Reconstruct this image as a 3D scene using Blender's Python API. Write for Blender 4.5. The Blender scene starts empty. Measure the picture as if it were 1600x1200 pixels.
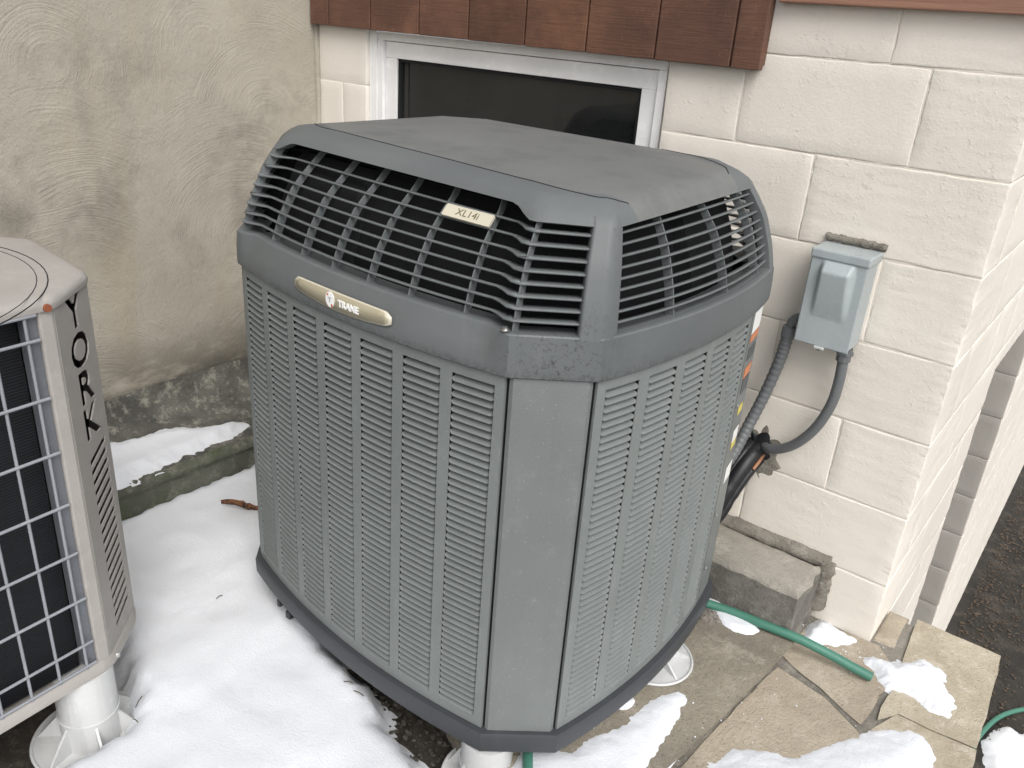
import bpy, bmesh, math, random
import numpy as np
from mathutils import Vector, Matrix, noise
random.seed(7)
S = bpy.context.scene
COL = S.collection

# ------------------------------------------------------------------ camera, light, exposure
yaw, pitch, roll = math.radians(36.672), math.radians(23.994), math.radians(4.237)
CAM = Vector((0.2445, -1.9513, 0.0425))
_cy, _sy, _cp, _sp = math.cos(yaw), math.sin(yaw), math.cos(pitch), math.sin(pitch)
_f = Vector((-_sy*_cp, _cy*_cp, -_sp)); _r = Vector((_cy, _sy, 0)); _u = _r.cross(_f)
_c, _s = math.cos(roll), math.sin(roll)
R_ = _c*_r + _s*_u; U_ = -_s*_r + _c*_u
cam = bpy.data.cameras.new("camera"); camo = bpy.data.objects.new("camera", cam); COL.objects.link(camo)
camo.matrix_world = Matrix(((R_.x, U_.x, -_f.x, CAM.x), (R_.y, U_.y, -_f.y, CAM.y), (R_.z, U_.z, -_f.z, CAM.z), (0, 0, 0, 1)))
cam.sensor_width = 36; cam.lens = 36*1294/1600; cam.clip_start = .01; cam.clip_end = 2000
S.camera = camo

SUN_EL, SUN_AZ = math.radians(47), math.radians(124)     # brighter side of the overcast sky: to the right, a little behind the camera
W = bpy.data.worlds.new("World"); S.world = W; W.use_nodes = True
nt = W.node_tree; bg = nt.nodes["Background"]
sky = nt.nodes.new("ShaderNodeTexSky"); sky.sky_type = 'NISHITA'; sky.sun_disc = False
sky.sun_elevation = SUN_EL; sky.sun_rotation = SUN_AZ; sky.dust_density = 3.0; sky.air_density = 1.0
hs = nt.nodes.new("ShaderNodeHueSaturation"); hs.inputs["Saturation"].default_value = .22
nt.links.new(sky.outputs[0], hs.inputs["Color"]); nt.links.new(hs.outputs[0], bg.inputs[0])
bg.inputs[1].default_value = .15
sd = bpy.data.lights.new("sun", 'SUN'); sd.energy = 1.2; sd.angle = math.radians(40); sd.color = (1, .965, .92)
so = bpy.data.objects.new("sun", sd); COL.objects.link(so)
_az = SUN_AZ
_dir = Vector((math.sin(_az)*math.cos(SUN_EL), math.cos(_az)*math.cos(SUN_EL), math.sin(SUN_EL)))
so.rotation_euler = _dir.to_track_quat('Z', 'Y').to_euler(); so.location = (2, -3, 4)
S.view_settings.view_transform = 'Standard'; S.view_settings.look = 'None'
S.view_settings.exposure = 0.58; S.view_settings.gamma = 1; S.view_settings.use_curve_mapping = False
S.render.engine = 'CYCLES'
S.cycles.max_bounces = 6

# ------------------------------------------------------------------ materials
def lin(c):
    return tuple((v/255/12.92 if v/255 <= .04045 else ((v/255+.055)/1.055)**2.4) for v in c)
class M:
    """small node-graph builder"""
    def __init__(s, name, color, rough=.6, metal=0., spec=.5):
        s.m = bpy.data.materials.new(name); s.m.use_nodes = True
        s.nt = s.m.node_tree; s.b = s.nt.nodes["Principled BSDF"]
        s.b.inputs["Roughness"].default_value = rough; s.b.inputs["Metallic"].default_value = metal
        s.b.inputs["Specular IOR Level"].default_value = spec
        s.tc = s.nt.nodes.new("ShaderNodeTexCoord"); s.geo = s.nt.nodes.new("ShaderNodeNewGeometry")
        s.pos = s.geo.outputs["Position"]
        rgb = s.nt.nodes.new("ShaderNodeRGB"); rgb.outputs[0].default_value = (*color, 1)
        s.col = rgb.outputs[0]; s.h = None; s.fin()
    def fin(s): s.nt.links.new(s.col, s.b.inputs["Base Color"]); return s
    def scaled(s, sc):
        mp = s.nt.nodes.new("ShaderNodeMapping"); mp.inputs["Scale"].default_value = sc
        s.nt.links.new(s.pos, mp.inputs["Vector"]); return mp.outputs[0]
    def noise(s, scale, detail=4, rough=.55, lo=.35, hi=.65, stretch=None, dist=0):
        n = s.nt.nodes.new("ShaderNodeTexNoise"); n.inputs["Scale"].default_value = scale
        n.inputs["Detail"].default_value = detail; n.inputs["Roughness"].default_value = rough; n.inputs["Distortion"].default_value = dist
        s.nt.links.new(s.scaled(stretch) if stretch else s.pos, n.inputs["Vector"])
        r = s.nt.nodes.new("ShaderNodeMapRange"); r.inputs[1].default_value = lo; r.inputs[2].default_value = hi
        r.interpolation_type = 'SMOOTHSTEP'
        s.nt.links.new(n.outputs[0], r.inputs[0]); return r.outputs[0]
    def vor(s, scale, lo, hi, stretch=None, feature='F1'):
        n = s.nt.nodes.new("ShaderNodeTexVoronoi"); n.inputs["Scale"].default_value = scale; n.feature = feature
        s.nt.links.new(s.scaled(stretch) if stretch else s.pos, n.inputs["Vector"])
        r = s.nt.nodes.new("ShaderNodeMapRange"); r.inputs[1].default_value = lo; r.inputs[2].default_value = hi
        s.nt.links.new(n.outputs["Distance"], r.inputs[0]); return r.outputs[0]
    def math(s, op, a, b=0., c=None):
        n = s.nt.nodes.new("ShaderNodeMath"); n.operation = op
        for i, v in enumerate((a, b) if c is None else (a, b, c)):
            if isinstance(v, (int, float)): n.inputs[i].default_value = v
            else: s.nt.links.new(v, n.inputs[i])
        return n.outputs[0]
    def mix(s, fac, color, amount=1., mode='MIX'):
        if amount != 1.: fac = s.math('MULTIPLY', fac, amount)
        n = s.nt.nodes.new("ShaderNodeMix"); n.data_type = 'RGBA'; n.blend_type = mode
        if isinstance(fac, (int, float)): n.inputs[0].default_value = fac
        else: s.nt.links.new(fac, n.inputs[0])
        s.nt.links.new(s.col, n.inputs[6])
        if isinstance(color, tuple): n.inputs[7].default_value = (*color, 1)
        else: s.nt.links.new(color, n.inputs[7])
        s.col = n.outputs[2]; return s.fin()
    def zmask(s, z0, z1, axis=2):
        sp = s.nt.nodes.new("ShaderNodeSeparateXYZ"); s.nt.links.new(s.pos, sp.inputs[0])
        r = s.nt.nodes.new("ShaderNodeMapRange"); r.inputs[1].default_value = z0; r.inputs[2].default_value = z1
        s.nt.links.new(sp.outputs[axis], r.inputs[0]); return r.outputs[0]
    def bump(s, h, dist=.002, strength=1.):
        b = s.nt.nodes.new("ShaderNodeBump"); b.inputs["Distance"].default_value = dist; b.inputs["Strength"].default_value = strength
        s.nt.links.new(h, b.inputs["Height"])
        if s.h is not None: s.nt.links.new(s.h, b.inputs["Normal"])
        s.h = b.outputs[0]; s.nt.links.new(s.h, s.b.inputs["Normal"]); return s
    def rnd(s, amount):   # each object slightly lighter or darker
        oi = s.nt.nodes.new("ShaderNodeObjectInfo")
        v = s.math('MULTIPLY_ADD', oi.outputs["Random"], amount, 1-amount/2)
        n = s.nt.nodes.new("ShaderNodeMix"); n.data_type = 'RGBA'; n.blend_type = 'MULTIPLY'; n.inputs[0].default_value = 1
        cb = s.nt.nodes.new("ShaderNodeCombineColor")
        for i in range(3): s.nt.links.new(v, cb.inputs[i])
        s.nt.links.new(s.col, n.inputs[6]); s.nt.links.new(cb.outputs[0], n.inputs[7]); s.col = n.outputs[2]; return s.fin()

def painted_block(name, base):
    m = M(name, base, .75, 0, .3)
    m.mix(m.noise(2.2, 3, .6, .3, .7), tuple(v*.93 for v in base), .8)
    m.mix(m.noise(14, 5, .7, .62, .78), tuple(v*a for v, a in zip(base, (.88, .86, .83))), .4)
    m.mix(m.noise(1.1, 5, .7, .45, .7), tuple(v*a for v, a in zip(base, (.93, .92, .90))), .8)
    m.mix(m.noise(160, 3, .6, .70, .76), tuple(v*.7 for v in base), .3)
    m.rnd(.05)
    m.bump(m.noise(7, 4, .6, .2, .8), .003, .35)
    pit = m.math('MULTIPLY', m.noise(70, 5, .7, .50, .74), m.noise(6, 3, .6, .40, .62))
    m.bump(pit, .0016, .5)
    m.bump(m.noise(190, 3, .6, .3, .7), .0005, .4)
    return m.m
MAT = {}
MAT['block'] = painted_block("cream painted block", (.73, .685, .62))
MAT['block_grey'] = painted_block("darker grey block", (.42, .395, .36))  # same block finish in a darker, greyer tone
MAT['joint'] = painted_block("painted mortar joint", (.66, .615, .55))

def stucco():
    m = M("trowelled cement stucco", (.33, .302, .25), .9, 0, .2)
    m.mix(m.noise(1.3, 4, .6, .35, .65), (.41, .378, .318), .9)
    m.mix(m.noise(2.4, 5, .65, .48, .72), (.190, .174, .145), .9)
    m.mix(m.noise(3.0, 3, .6, .52, .75, (1, 1, .18)), (.170, .156, .130), .85)     # damp streaks running down
    m.mix(m.noise(1.0, 3, .6, .5, .66, (1, 2.2, .5)), (.35, .30, .215), .5)
    m.mix(m.noise(38, 4, .7, .66, .8), (.46, .44, .39), .6)
    damp = m.math('MULTIPLY', m.zmask(-.93, -1.12), m.noise(6, 5, .7, .28, .55, (1, .5, 1.5)))
    m.mix(damp, (.10, .092, .074), .85)      # rising damp above the footing
    # fan-shaped trowel arcs: noise over the distance to each cell's centre
    vo = m.nt.nodes.new("ShaderNodeTexVoronoi"); vo.inputs["Scale"].default_value = 2.3; vo.inputs["Randomness"].default_value = .9
    wob = m.nt.nodes.new("ShaderNodeTexNoise"); wob.inputs["Scale"].default_value = 3; m.nt.links.new(m.pos, wob.inputs["Vector"])
    ad = m.nt.nodes.new("ShaderNodeVectorMath"); ad.operation = 'MULTIPLY_ADD'
    m.nt.links.new(wob.outputs[1], ad.inputs[0]); ad.inputs[1].default_value = (.05,)*3; m.nt.links.new(m.pos, ad.inputs[2])
    m.nt.links.new(ad.outputs[0], vo.inputs["Vector"])
    sub = m.nt.nodes.new("ShaderNodeVectorMath"); sub.operation = 'SUBTRACT'
    sc = m.nt.nodes.new("ShaderNodeVectorMath"); sc.operation = 'SCALE'; sc.inputs[3].default_value = 1
    m.nt.links.new(ad.outputs[0], sub.inputs[0]); m.nt.links.new(vo.outputs["Position"], sub.inputs[1])
    of = m.nt.nodes.new("ShaderNodeVectorMath"); of.operation = 'ADD'; of.inputs[1].default_value = (0, .05, .16)
    m.nt.links.new(sub.outputs[0], of.inputs[0])
    ln = m.nt.nodes.new("ShaderNodeVectorMath"); ln.operation = 'LENGTH'; m.nt.links.new(of.outputs[0], ln.inputs[0])
    n1 = m.nt.nodes.new("ShaderNodeTexNoise"); n1.noise_dimensions = '4D'; n1.inputs["Scale"].default_value = 1
    n1.inputs["Detail"].default_value = 5
    cb = m.nt.nodes.new("ShaderNodeCombineXYZ")
    m.nt.links.new(m.math('MULTIPLY', ln.outputs["Value"], 330.), cb.inputs[0])
    sv = m.nt.nodes.new("ShaderNodeVectorMath"); sv.operation = 'SCALE'; sv.inputs[3].default_value = 5.0; m.nt.links.new(m.pos, sv.inputs[0])
    av = m.nt.nodes.new("ShaderNodeVectorMath"); av.operation = 'ADD'
    m.nt.links.new(cb.outputs[0], av.inputs[0]); m.nt.links.new(sv.outputs[0], av.inputs[1]); m.nt.links.new(av.outputs[0], n1.inputs["Vector"])
    rr = m.nt.nodes.new("ShaderNodeSeparateColor"); m.nt.links.new(vo.outputs["Color"], rr.inputs[0])
    m.nt.links.new(m.math('MULTIPLY', rr.outputs[0], 9.), n1.inputs["W"])
    arc = m.math('MULTIPLY', n1.outputs[0], m.noise(5, 2, .5, .25, .5))
    m.bump(m.noise(3.5, 4, .6, .1, .9), .02, .35)
    m.bump(arc, .0032, .8)
    m.bump(m.noise(110, 4, .7, .3, .8), .0014, .6)
    return m.m
MAT['stucco'] = stucco()

def concrete(name, base, dark, light, rough=.92, sc=1., moss=None, pits=.5):
    m = M(name, base, rough, 0, .25)
    m.mix(m.noise(3*sc, 5, .65, .35, .65), dark, .7)
    m.mix(m.noise(11*sc, 6, .75, .48, .68), light, .6)
    m.mix(m.noise(60*sc, 4, .7, .55, .7), dark, .45)
    m.mix(m.noise(230, 3, .6, .60, .68), tuple(v*.35 for v in dark), pits)
    if moss: m.mix(m.noise(5, 5, .7, .45, .65), moss, .6)
    m.bump(m.noise(20, 6, .7, .2, .8), .006, .5)
    m.bump(m.noise(180, 4, .7, .35, .7), .0015, .7)
    return m.m
MAT['foot_wall'] = concrete("weathered dark concrete", (.135, .130, .112), (.05, .05, .046), (.42, .405, .34), sc=2.4)
MAT['foot_front'] = concrete("mossy concrete", (.15, .15, .125), (.07, .075, .055), (.27, .265, .22), sc=1.5, moss=(.06, .085, .035))
MAT['curb'] = concrete("grey-brown concrete slab", (.285, .254, .20), (.15, .134, .108), (.41, .372, .305), sc=1.4, pits=.8)
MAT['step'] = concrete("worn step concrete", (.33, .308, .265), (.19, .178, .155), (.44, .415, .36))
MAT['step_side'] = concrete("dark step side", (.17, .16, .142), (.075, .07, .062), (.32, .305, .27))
MAT['flag'] = concrete("tan flagstone", (.42, .365, .285), (.31, .262, .20), (.53, .475, .39), sc=1.3, pits=.7)
MAT['flag_pale'] = concrete("pale flagstone", (.46, .41, .315), (.34, .29, .215), (.58, .53, .445), sc=1.8, pits=.6)
MAT['mortar'] = concrete("crumbling grey mortar", (.24, .222, .19), (.12, .11, .093), (.36, .335, .29), sc=2.5, pits=.7)
MAT['asphalt'] = concrete("wet dark driveway", (.040, .036, .031), (.019, .017, .015), (.10, .085, .068), rough=.6, sc=.6)
MAT['soil'] = concrete("damp soil", (.055, .047, .038), (.02, .018, .015), (.13, .115, .095), sc=3)
MAT['litter'] = concrete("brown leaf litter", (.105, .075, .052), (.045, .033, .024), (.22, .175, .13), sc=5)
MAT['gravel'] = concrete("dark wet gravel", (.07, .062, .052), (.03, .027, .023), (.2, .185, .16), sc=5)
MAT['rubble'] = concrete("grey rubble", (.24, .22, .19), (.12, .11, .1), (.36, .33, .29), sc=4)

def snow_mat():
    m = M("settled snow", (.73, .75, .785), .6, 0, .2)
    m.mix(m.noise(7, 4, .6, .55, .8), (.64, .665, .715), .5)
    m.mix(m.noise(500, 3, .7, .58, .72), (.60, .62, .66), .5)
    m.mix(m.noise(60, 4, .7, .75, .80), (.25, .23, .20), .5)
    m.b.inputs["Subsurface Weight"].default_value = .25; m.b.inputs["Subsurface Radius"].default_value = (.02, .022, .026)
    m.b.inputs["Subsurface Scale"].default_value = .4
    m.bump(m.noise(9, 3, .5, .2, .8), .006, .3); m.bump(m.noise(200, 4, .75, .3, .7), .0014, .6)
    return m.m
MAT['snow'] = snow_mat()

def paint(name, base, rough=.5, speck=.35, metal=0., stain=.25, streak=0.):
    m = M(name, base, rough, metal, .4)
    m.mix(m.noise(4, 4, .6, .35, .65), tuple(v*.87 for v in base), .7)
    m.mix(m.noise(25, 5, .7, .52, .72), tuple(v*1.18 for v in base), .5)
    if stain: m.mix(m.noise(55, 5, .75, .63, .72), tuple(v*.45 for v in base), stain)
    if streak: m.mix(m.noise(30, 3, .6, .5, .7, (1, 1, .06)), tuple(v*.8 for v in base), streak)
    m.mix(m.noise(300, 2, .5, .71, .74), tuple(min(.8, v*2.6) for v in base), speck)
    m.bump(m.noise(240, 3, .6, .3, .7), .0004, .5)
    return m.m
MAT['metal'] = paint("grey-green cabinet paint", (.178, .195, .191), .44, .5, 0, .12, .35)
MAT['post'] = paint("corner post paint", (.160, .173, .172), .42, .6, 0, .15, .2)
def cap_mat():
    m = M("weathered grey plastic", (.104, .114, .116), .52, 0, .4)
    m.mix(m.noise(3, 4, .6, .35, .65), (.126, .136, .137), .7)
    m.mix(m.noise(18, 5, .7, .5, .75), (.088, .097, .099), .5)
    m.mix(m.noise(40, 4, .7, .55, .75, (1, 1, .08)), (.15, .158, .156), .3)
    dn = m.nt.nodes.new("ShaderNodeVectorMath"); dn.operation = 'DISTANCE'; dn.inputs[1].default_value = (-.415, -.95, -.452)
    m.nt.links.new(m.pos, dn.inputs[0]); mr = m.nt.nodes.new("ShaderNodeMapRange"); mr.inputs[1].default_value = .13; mr.inputs[2].default_value = .02
    m.nt.links.new(dn.outputs["Value"], mr.inputs[0])       # grimy patch low on the front corner
    m.mix(m.math('MULTIPLY', mr.outputs[0], m.noise(120, 6, .8, .53, .60)), (.035, .038, .038), .7)
    m.mix(m.math('MULTIPLY', m.zmask(-.463, -.480), m.noise(110, 5, .8, .46, .56)), (.04, .043, .043), .6)
    m.mix(m.noise(150, 3, .6, .66, .72), (.045, .05, .05), .5)
    m.bump(m.noise(500, 2, .5, .3, .7), .0002, .4)
    return m.m
MAT['cap'] = cap_mat()
def lid_mat():
    m = M("chalky grey plastic lid", (.138, .142, .138), .58, 0, .35)
    m.mix(m.noise(2.5, 5, .65, .35, .65), (.158, .162, .156), .8)
    m.mix(m.noise(9, 5, .7, .45, .7), (.096, .103, .104), .6)
    m.mix(m.noise(420, 2, .5, .70, .73), (.42, .42, .40), .5)
    # the front and rear frame pieces (beyond the moulded seams) are the bluer plastic of the band
    sp = m.nt.nodes.new("ShaderNodeSeparateXYZ"); m.nt.links.new(m.pos, sp.inputs[0]); x, y = sp.outputs[0], sp.outputs[1]
    main = m.math('MULTIPLY_ADD', x, -.128, -.908)      # straight run of the front seam
    lc = m.math('MULTIPLY_ADD', m.math('MAXIMUM', m.math('SUBTRACT', -1.15, x), 0.), .42, main)
    rc = m.math('MULTIPLY_ADD', m.math('MAXIMUM', m.math('ADD', x, .50), 0.), .75, lc)
    front = m.math('LESS_THAN', y, m.math('MINIMUM', rc, -.745 if False else m.math('MAXIMUM', -.792, lc)))
    rear = m.math('GREATER_THAN', y, m.math('MULTIPLY_ADD', m.math('MAXIMUM', m.math('ADD', x, .66), 0.), -.55, -.245))
    fr = m.math('MAXIMUM', front, rear)
    m.mix(fr, (.108, .118, .120)); m.mix(m.math('MULTIPLY', fr, m.noise(3, 4, .6, .35, .65)), (.128, .138, .139), .7)
    m.bump(m.noise(500, 2, .5, .3, .7), .0003, .6)
    return m.m
MAT['lid'] = lid_mat()
MAT['fin'] = paint("grille plastic", (.125, .137, .139), .5, .1, 0, .1)
MAT['pan'] = paint("slate base pan", (.045, .049, .054), .45, .5, 0, .2, .3)
MAT['dark'] = M("dark interior", (.006, .0065, .007), .8, 0, .2).m
MAT['seam'] = M("seam shadow gap", (.015, .016, .017), .8, 0, .2).m
MAT['fan'] = M("black fan plastic", (.022, .023, .025), .45, 0, .4).m
MAT['gold'] = paint("champagne badge", (.40, .36, .26), .38, .1, .15, .2)
MAT['gold_rim'] = M("worn badge rim", (.62, .58, .47), .35, .2).m
MAT['gold_dark'] = M("worn badge letters", (.14, .12, .07), .6).m
MAT['white'] = M("badge white", (.85, .85, .83), .5).m
MAT['red'] = M("faded red", (.55, .10, .05), .6).m
MAT['pvc'] = paint("white pvc", (.55, .555, .55), .38, .05, 0, .12, .5)
MAT['vinyl'] = paint("white vinyl", (.86, .86, .855), .35, .0, 0, .03)
MAT['steel'] = M("zinc screw", (.6, .6, .58), .35, .9).m
MAT['rust'] = M("rusty screw", (.22, .065, .03), .9).m
MAT['box'] = paint("blue-grey enamel", (.345, .382, .388), .42, .2, 0, .06, .4)
MAT['conduit'] = paint("grey liquid-tight conduit", (.125, .13, .135), .45, .1, 0, .1)
MAT['tape'] = paint("black insulation", (.012, .013, .015), .42, .2, 0, .0)
MAT['hose'] = paint("green rubber hose", (.060, .185, .135), .45, .1, 0, .25, .3)
m = M("dry brown leaf", (.17, .075, .032), .7, 0, .3); m.mix(m.noise(60, 3, .6, .48, .56), (.012, .008, .007), .95); m.mix(m.noise(90, 3, .6, .6, .7), (.33, .17, .08), .6)
m.bump(m.noise(150, 4, .6, .3, .7), .001, .6); MAT['leaf'] = m.m
MAT['york'] = paint("beige enamel", (.34, .32, .298), .5, .15, 0, .12)
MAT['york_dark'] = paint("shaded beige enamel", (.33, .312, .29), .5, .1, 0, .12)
MAT['galv'] = paint("galvanised strip", (.16, .17, .19), .45, .2, .3, .2)
MAT['wire'] = paint("grey coated wire", (.25, .262, .285), .45, .0, 0, .1)
def coil():
    m = M("condenser coil fins", (.006, .0065, .008), .6, .1, .3)
    w = m.nt.nodes.new("ShaderNodeTexWave"); w.inputs["Scale"].default_value = 55; w.bands_direction = 'Z'
    m.nt.links.new(m.pos, w.inputs["Vector"]); m.mix(w.outputs[1], (.012, .013, .016)); m.bump(w.outputs[1], .001, .6)
    return m.m
MAT['coil'] = coil()
def glass():
    m = M("dark window glass", (.013, .014, .014), .06, 0, .5)
    m.mix(m.noise(2, 3, .5, .4, .7), (.03, .03, .029), .6)
    m.mix(m.noise(500, 2, .5, .72, .75), (.2, .2, .19), .4)
    return m.m
MAT['glass'] = glass()
MAT['room'] = M("unlit room", (.03, .028, .025), .9).m
def wood():
    m = M("reddish stained cedar", (.110, .054, .037), .55, 0, .35)
    m.mix(m.noise(2.2, 4, .6, .42, .66), (.20, .095, .055), .8)
    m.mix(m.noise(5.5, 5, .65, .45, .65), (.075, .038, .028), .75)
    m.mix(m.noise(10, 6, .75, .45, .62, (1.2, 1, 26)), (.06, .03, .02), .35)
    m.mix(m.noise(30, 4, .7, .58, .70, (8, 1, 1.2)), (.40, .22, .12), .25)
    m.rnd(.35)
    m.bump(m.noise(8, 6, .75, .3, .7, (1.2, 1, 30)), .001, .5)
    return m.m
MAT['wood'] = wood()
m = M("faded brown trim board", (.30, .165, .115), .6, 0, .3); m.mix(m.noise(5, 5, .7, .4, .65, (.3, 1, 6)), (.22, .115, .08), .7)
m.bump(m.noise(20, 5, .7, .3, .7, (.2, 1, 6)), .001, .6); MAT['trim'] = m.m
MAT['st_white'] = M("sticker white", (.75, .75, .72), .5).m
MAT['st_orange'] = M("sticker orange", (.55, .20, .09), .5).m
MAT['st_yellow'] = M("sticker yellow", (.60, .50, .10), .5).m
MAT['st_dark'] = M("sticker dark", (.08, .085, .09), .5).m
MAT['lock'] = M("galvanised hasp", (.62, .63, .62), .35, .4).m

# ------------------------------------------------------------------ builders
ORG = {}
def link(o, parent=None):
    COL.objects.link(o)
    if parent is not None:
        o.parent = parent; o.location = Vector(o.location) - ORG[parent.name]
        if not parent.name in ORG: pass
    ORG[o.name] = (ORG[parent.name] if parent is not None else Vector((0, 0, 0)))
    return o
def thing(name, label, cat, loc, group=None, kind=None):
    o = bpy.data.objects.new(name, None); COL.objects.link(o); o.location = loc; o.empty_display_size = .05
    ORG[o.name] = Vector(loc)
    if label: o['label'] = label
    if cat: o['category'] = cat
    if group: o['group'] = group
    if kind: o['kind'] = kind
    return o
def tag(o, label, cat=None, group=None, kind=None):
    o['label'] = label
    if cat: o['category'] = cat
    if group: o['group'] = group
    if kind: o['kind'] = kind
    return o
def mk(name, V, Fc, mat, parent=None, smooth=False, mats=None, mi=None):
    """mesh object from WORLD-space verts; parented things are given local coordinates about their thing's base.
    A child of a part inherits the thing's origin (parts sit at location 0)."""
    me = bpy.data.meshes.new(name)
    org = ORG[parent.name] if parent is not None else Vector((0, 0, 0))
    me.from_pydata([tuple(Vector(v)-org) for v in V], [], Fc)
    for mt in (mats or [mat]): me.materials.append(MAT[mt] if isinstance(mt, str) else mt)
    if mi: me.polygons.foreach_set('material_index', mi)
    if smooth: me.shade_smooth()
    me.update()
    o = bpy.data.objects.new(name, me); COL.objects.link(o)
    if parent is not None: o.parent = parent
    ORG[o.name] = org
    return o
class G:
    def __init__(s): s.V = []; s.F = []
    def add(s, V, Fc):
        n = len(s.V); s.V += [tuple(v) for v in V]; s.F += [tuple(i+n for i in f) for f in Fc]; return s
    def box(s, a, b, bev=0.):
        a = Vector(a); b = Vector(b)
        if bev <= 0:
            V = [(x, y, z) for z in (a.z, b.z) for y in (a.y, b.y) for x in (a.x, b.x)]
            return s.add(V, [(0, 2, 3, 1), (4, 5, 7, 6), (0, 1, 5, 4), (2, 6, 7, 3), (0, 4, 6, 2), (1, 3, 7, 5)])
        bm = bmesh.new(); bmesh.ops.create_cube(bm, size=1)
        for v in bm.verts: v.co = Vector((a[i]+(b[i]-a[i])*(v.co[i]+.5) for i in range(3)))
        bmesh.ops.bevel(bm, geom=bm.edges[:], offset=bev, segments=2, profile=.5, affect='EDGES')
        bm.verts.index_update(); s.add([v.co[:] for v in bm.verts], [[v.index for v in f.verts] for f in bm.faces]); bm.free(); return s
    def prism(s, poly, z0, z1, top=True, bot=True):
        n = len(poly); V = [(x, y, z0) for x, y in poly]+[(x, y, z1) for x, y in poly]
        Fc = [(i, (i+1) % n, n+(i+1) % n, n+i) for i in range(n)]
        if top: Fc.append(tuple(range(n, 2*n)))
        if bot: Fc.append(tuple(range(n-1, -1, -1)))
        return s.add(V, Fc)
    def tube(s, P, r, n=10, caps=True, rf=None):
        P = [Vector(p) for p in P]; V = []; N = len(P); up = None
        for i, p in enumerate(P):
            t = (P[min(i+1, N-1)]-P[max(i-1, 0)]).normalized()
            if up is None: up = t.orthogonal().normalized()
            up = (up - t*up.dot(t)).normalized(); w = t.cross(up); rr = r if rf is None else rf(i)
            V += [p+rr*(math.cos(2*math.pi*k/n)*up+math.sin(2*math.pi*k/n)*w) for k in range(n)]
        Fc = [(i*n+k, i*n+(k+1) % n, (i+1)*n+(k+1) % n, (i+1)*n+k) for i in range(N-1) for k in range(n)]
        if caps: Fc += [tuple(range(n-1, -1, -1)), tuple((N-1)*n+k for k in range(n))]
        return s.add(V, Fc)
    def cyl(s, c, r, z0, z1, n=24, r1=None, caps=True):
        r1 = r if r1 is None else r1
        V = [(c[0]+r*math.cos(2*math.pi*k/n), c[1]+r*math.sin(2*math.pi*k/n), z0) for k in range(n)]
        V += [(c[0]+r1*math.cos(2*math.pi*k/n), c[1]+r1*math.sin(2*math.pi*k/n), z1) for k in range(n)]
        Fc = [(k, (k+1) % n, n+(k+1) % n, n+k) for k in range(n)]
        if caps: Fc += [tuple(range(n-1, -1, -1)), tuple(range(n, 2*n))]
        return s.add(V, Fc)
    def grid(s, rows):     # rows of equal-length point lists
        n = len(rows[0]); V = [p for r in rows for p in r]
        return s.add(V, [(i*n+k, i*n+k+1, (i+1)*n+k+1, (i+1)*n+k) for i in range(len(rows)-1) for k in range(n-1)])
    def out(s, name, mat, parent=None, smooth=False, **k): return mk(name, s.V, s.F, mat, parent, smooth, **k)
def smooth_path(P, n=8):
    P = [Vector(p) for p in P]; out = []
    Q = [P[0]*2-P[1]]+P+[P[-1]*2-P[-2]]
    for i in range(1, len(Q)-2):
        for k in range(n):
            t = k/n; a, b, c, d = Q[i-1], Q[i], Q[i+1], Q[i+2]
            out.append(.5*((2*b)+(c-a)*t+(2*a-5*b+4*c-d)*t*t+(3*b-a-3*c+d)*t**3))
    return out+[P[-1]]
def autosmooth(o, ang=35):
    me = o.data; me.shade_smooth()
    try: me.set_sharp_from_angle(angle=math.radians(ang))
    except Exception: pass
    return o
def solid(o, t, off=-1):
    md = o.modifiers.new("thickness", 'SOLIDIFY'); md.thickness = t; md.offset = off; return o
def bevel(o, w, seg=2):
    md = o.modifiers.new("edge", 'BEVEL'); md.width = w; md.segments = seg; md.limit_method = 'ANGLE'; md.angle_limit = math.radians(40); return o
def text_mesh(txt, size, extrude, font_scale_x=1., bold=0.):
    c = bpy.data.curves.new("text", 'FONT'); c.body = txt; c.size = size; c.extrude = extrude; c.align_x = 'CENTER'; c.align_y = 'CENTER'
    c.offset = bold; c.resolution_u = 3
    o = bpy.data.objects.new("text", c); COL.objects.link(o)
    dg = bpy.context.evaluated_depsgraph_get(); me = bpy.data.meshes.new_from_object(o.evaluated_get(dg))
    V = [Vector((v.co.x*font_scale_x, v.co.y, v.co.z)) for v in me.vertices]; Fc = [tuple(p.vertices) for p in me.polygons]
    bpy.data.objects.remove(o); bpy.data.curves.remove(c); bpy.data.meshes.remove(me)
    return V, Fc
def frame_pts(V, o, x, y, n): return [o+v.x*x+v.y*y+v.z*n for v in V]

# ------------------------------------------------------------------ ground
FL = -1.37       # flagstone level
LOW = -3.32      # driveway far below, right of the terrace
driveway = G()
rows = []
for i in range(61):
    y = -14+i*.55 if i < 60 else 400
    rows.append([(x, y, LOW+.02*noise.noise((x*1.3, y*1.3, 0))) for x in [-300, -20]+[j*.5 for j in range(-8, 14)]+[20, 300]])
g = G().grid(rows); g.out("driveway", 'asphalt')['kind'] = 'structure'
G().box((-2.6, -6, LOW-.05), (.268, .168, -1.43)).out("terrace_ground", 'soil')['kind'] = 'structure'

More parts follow.
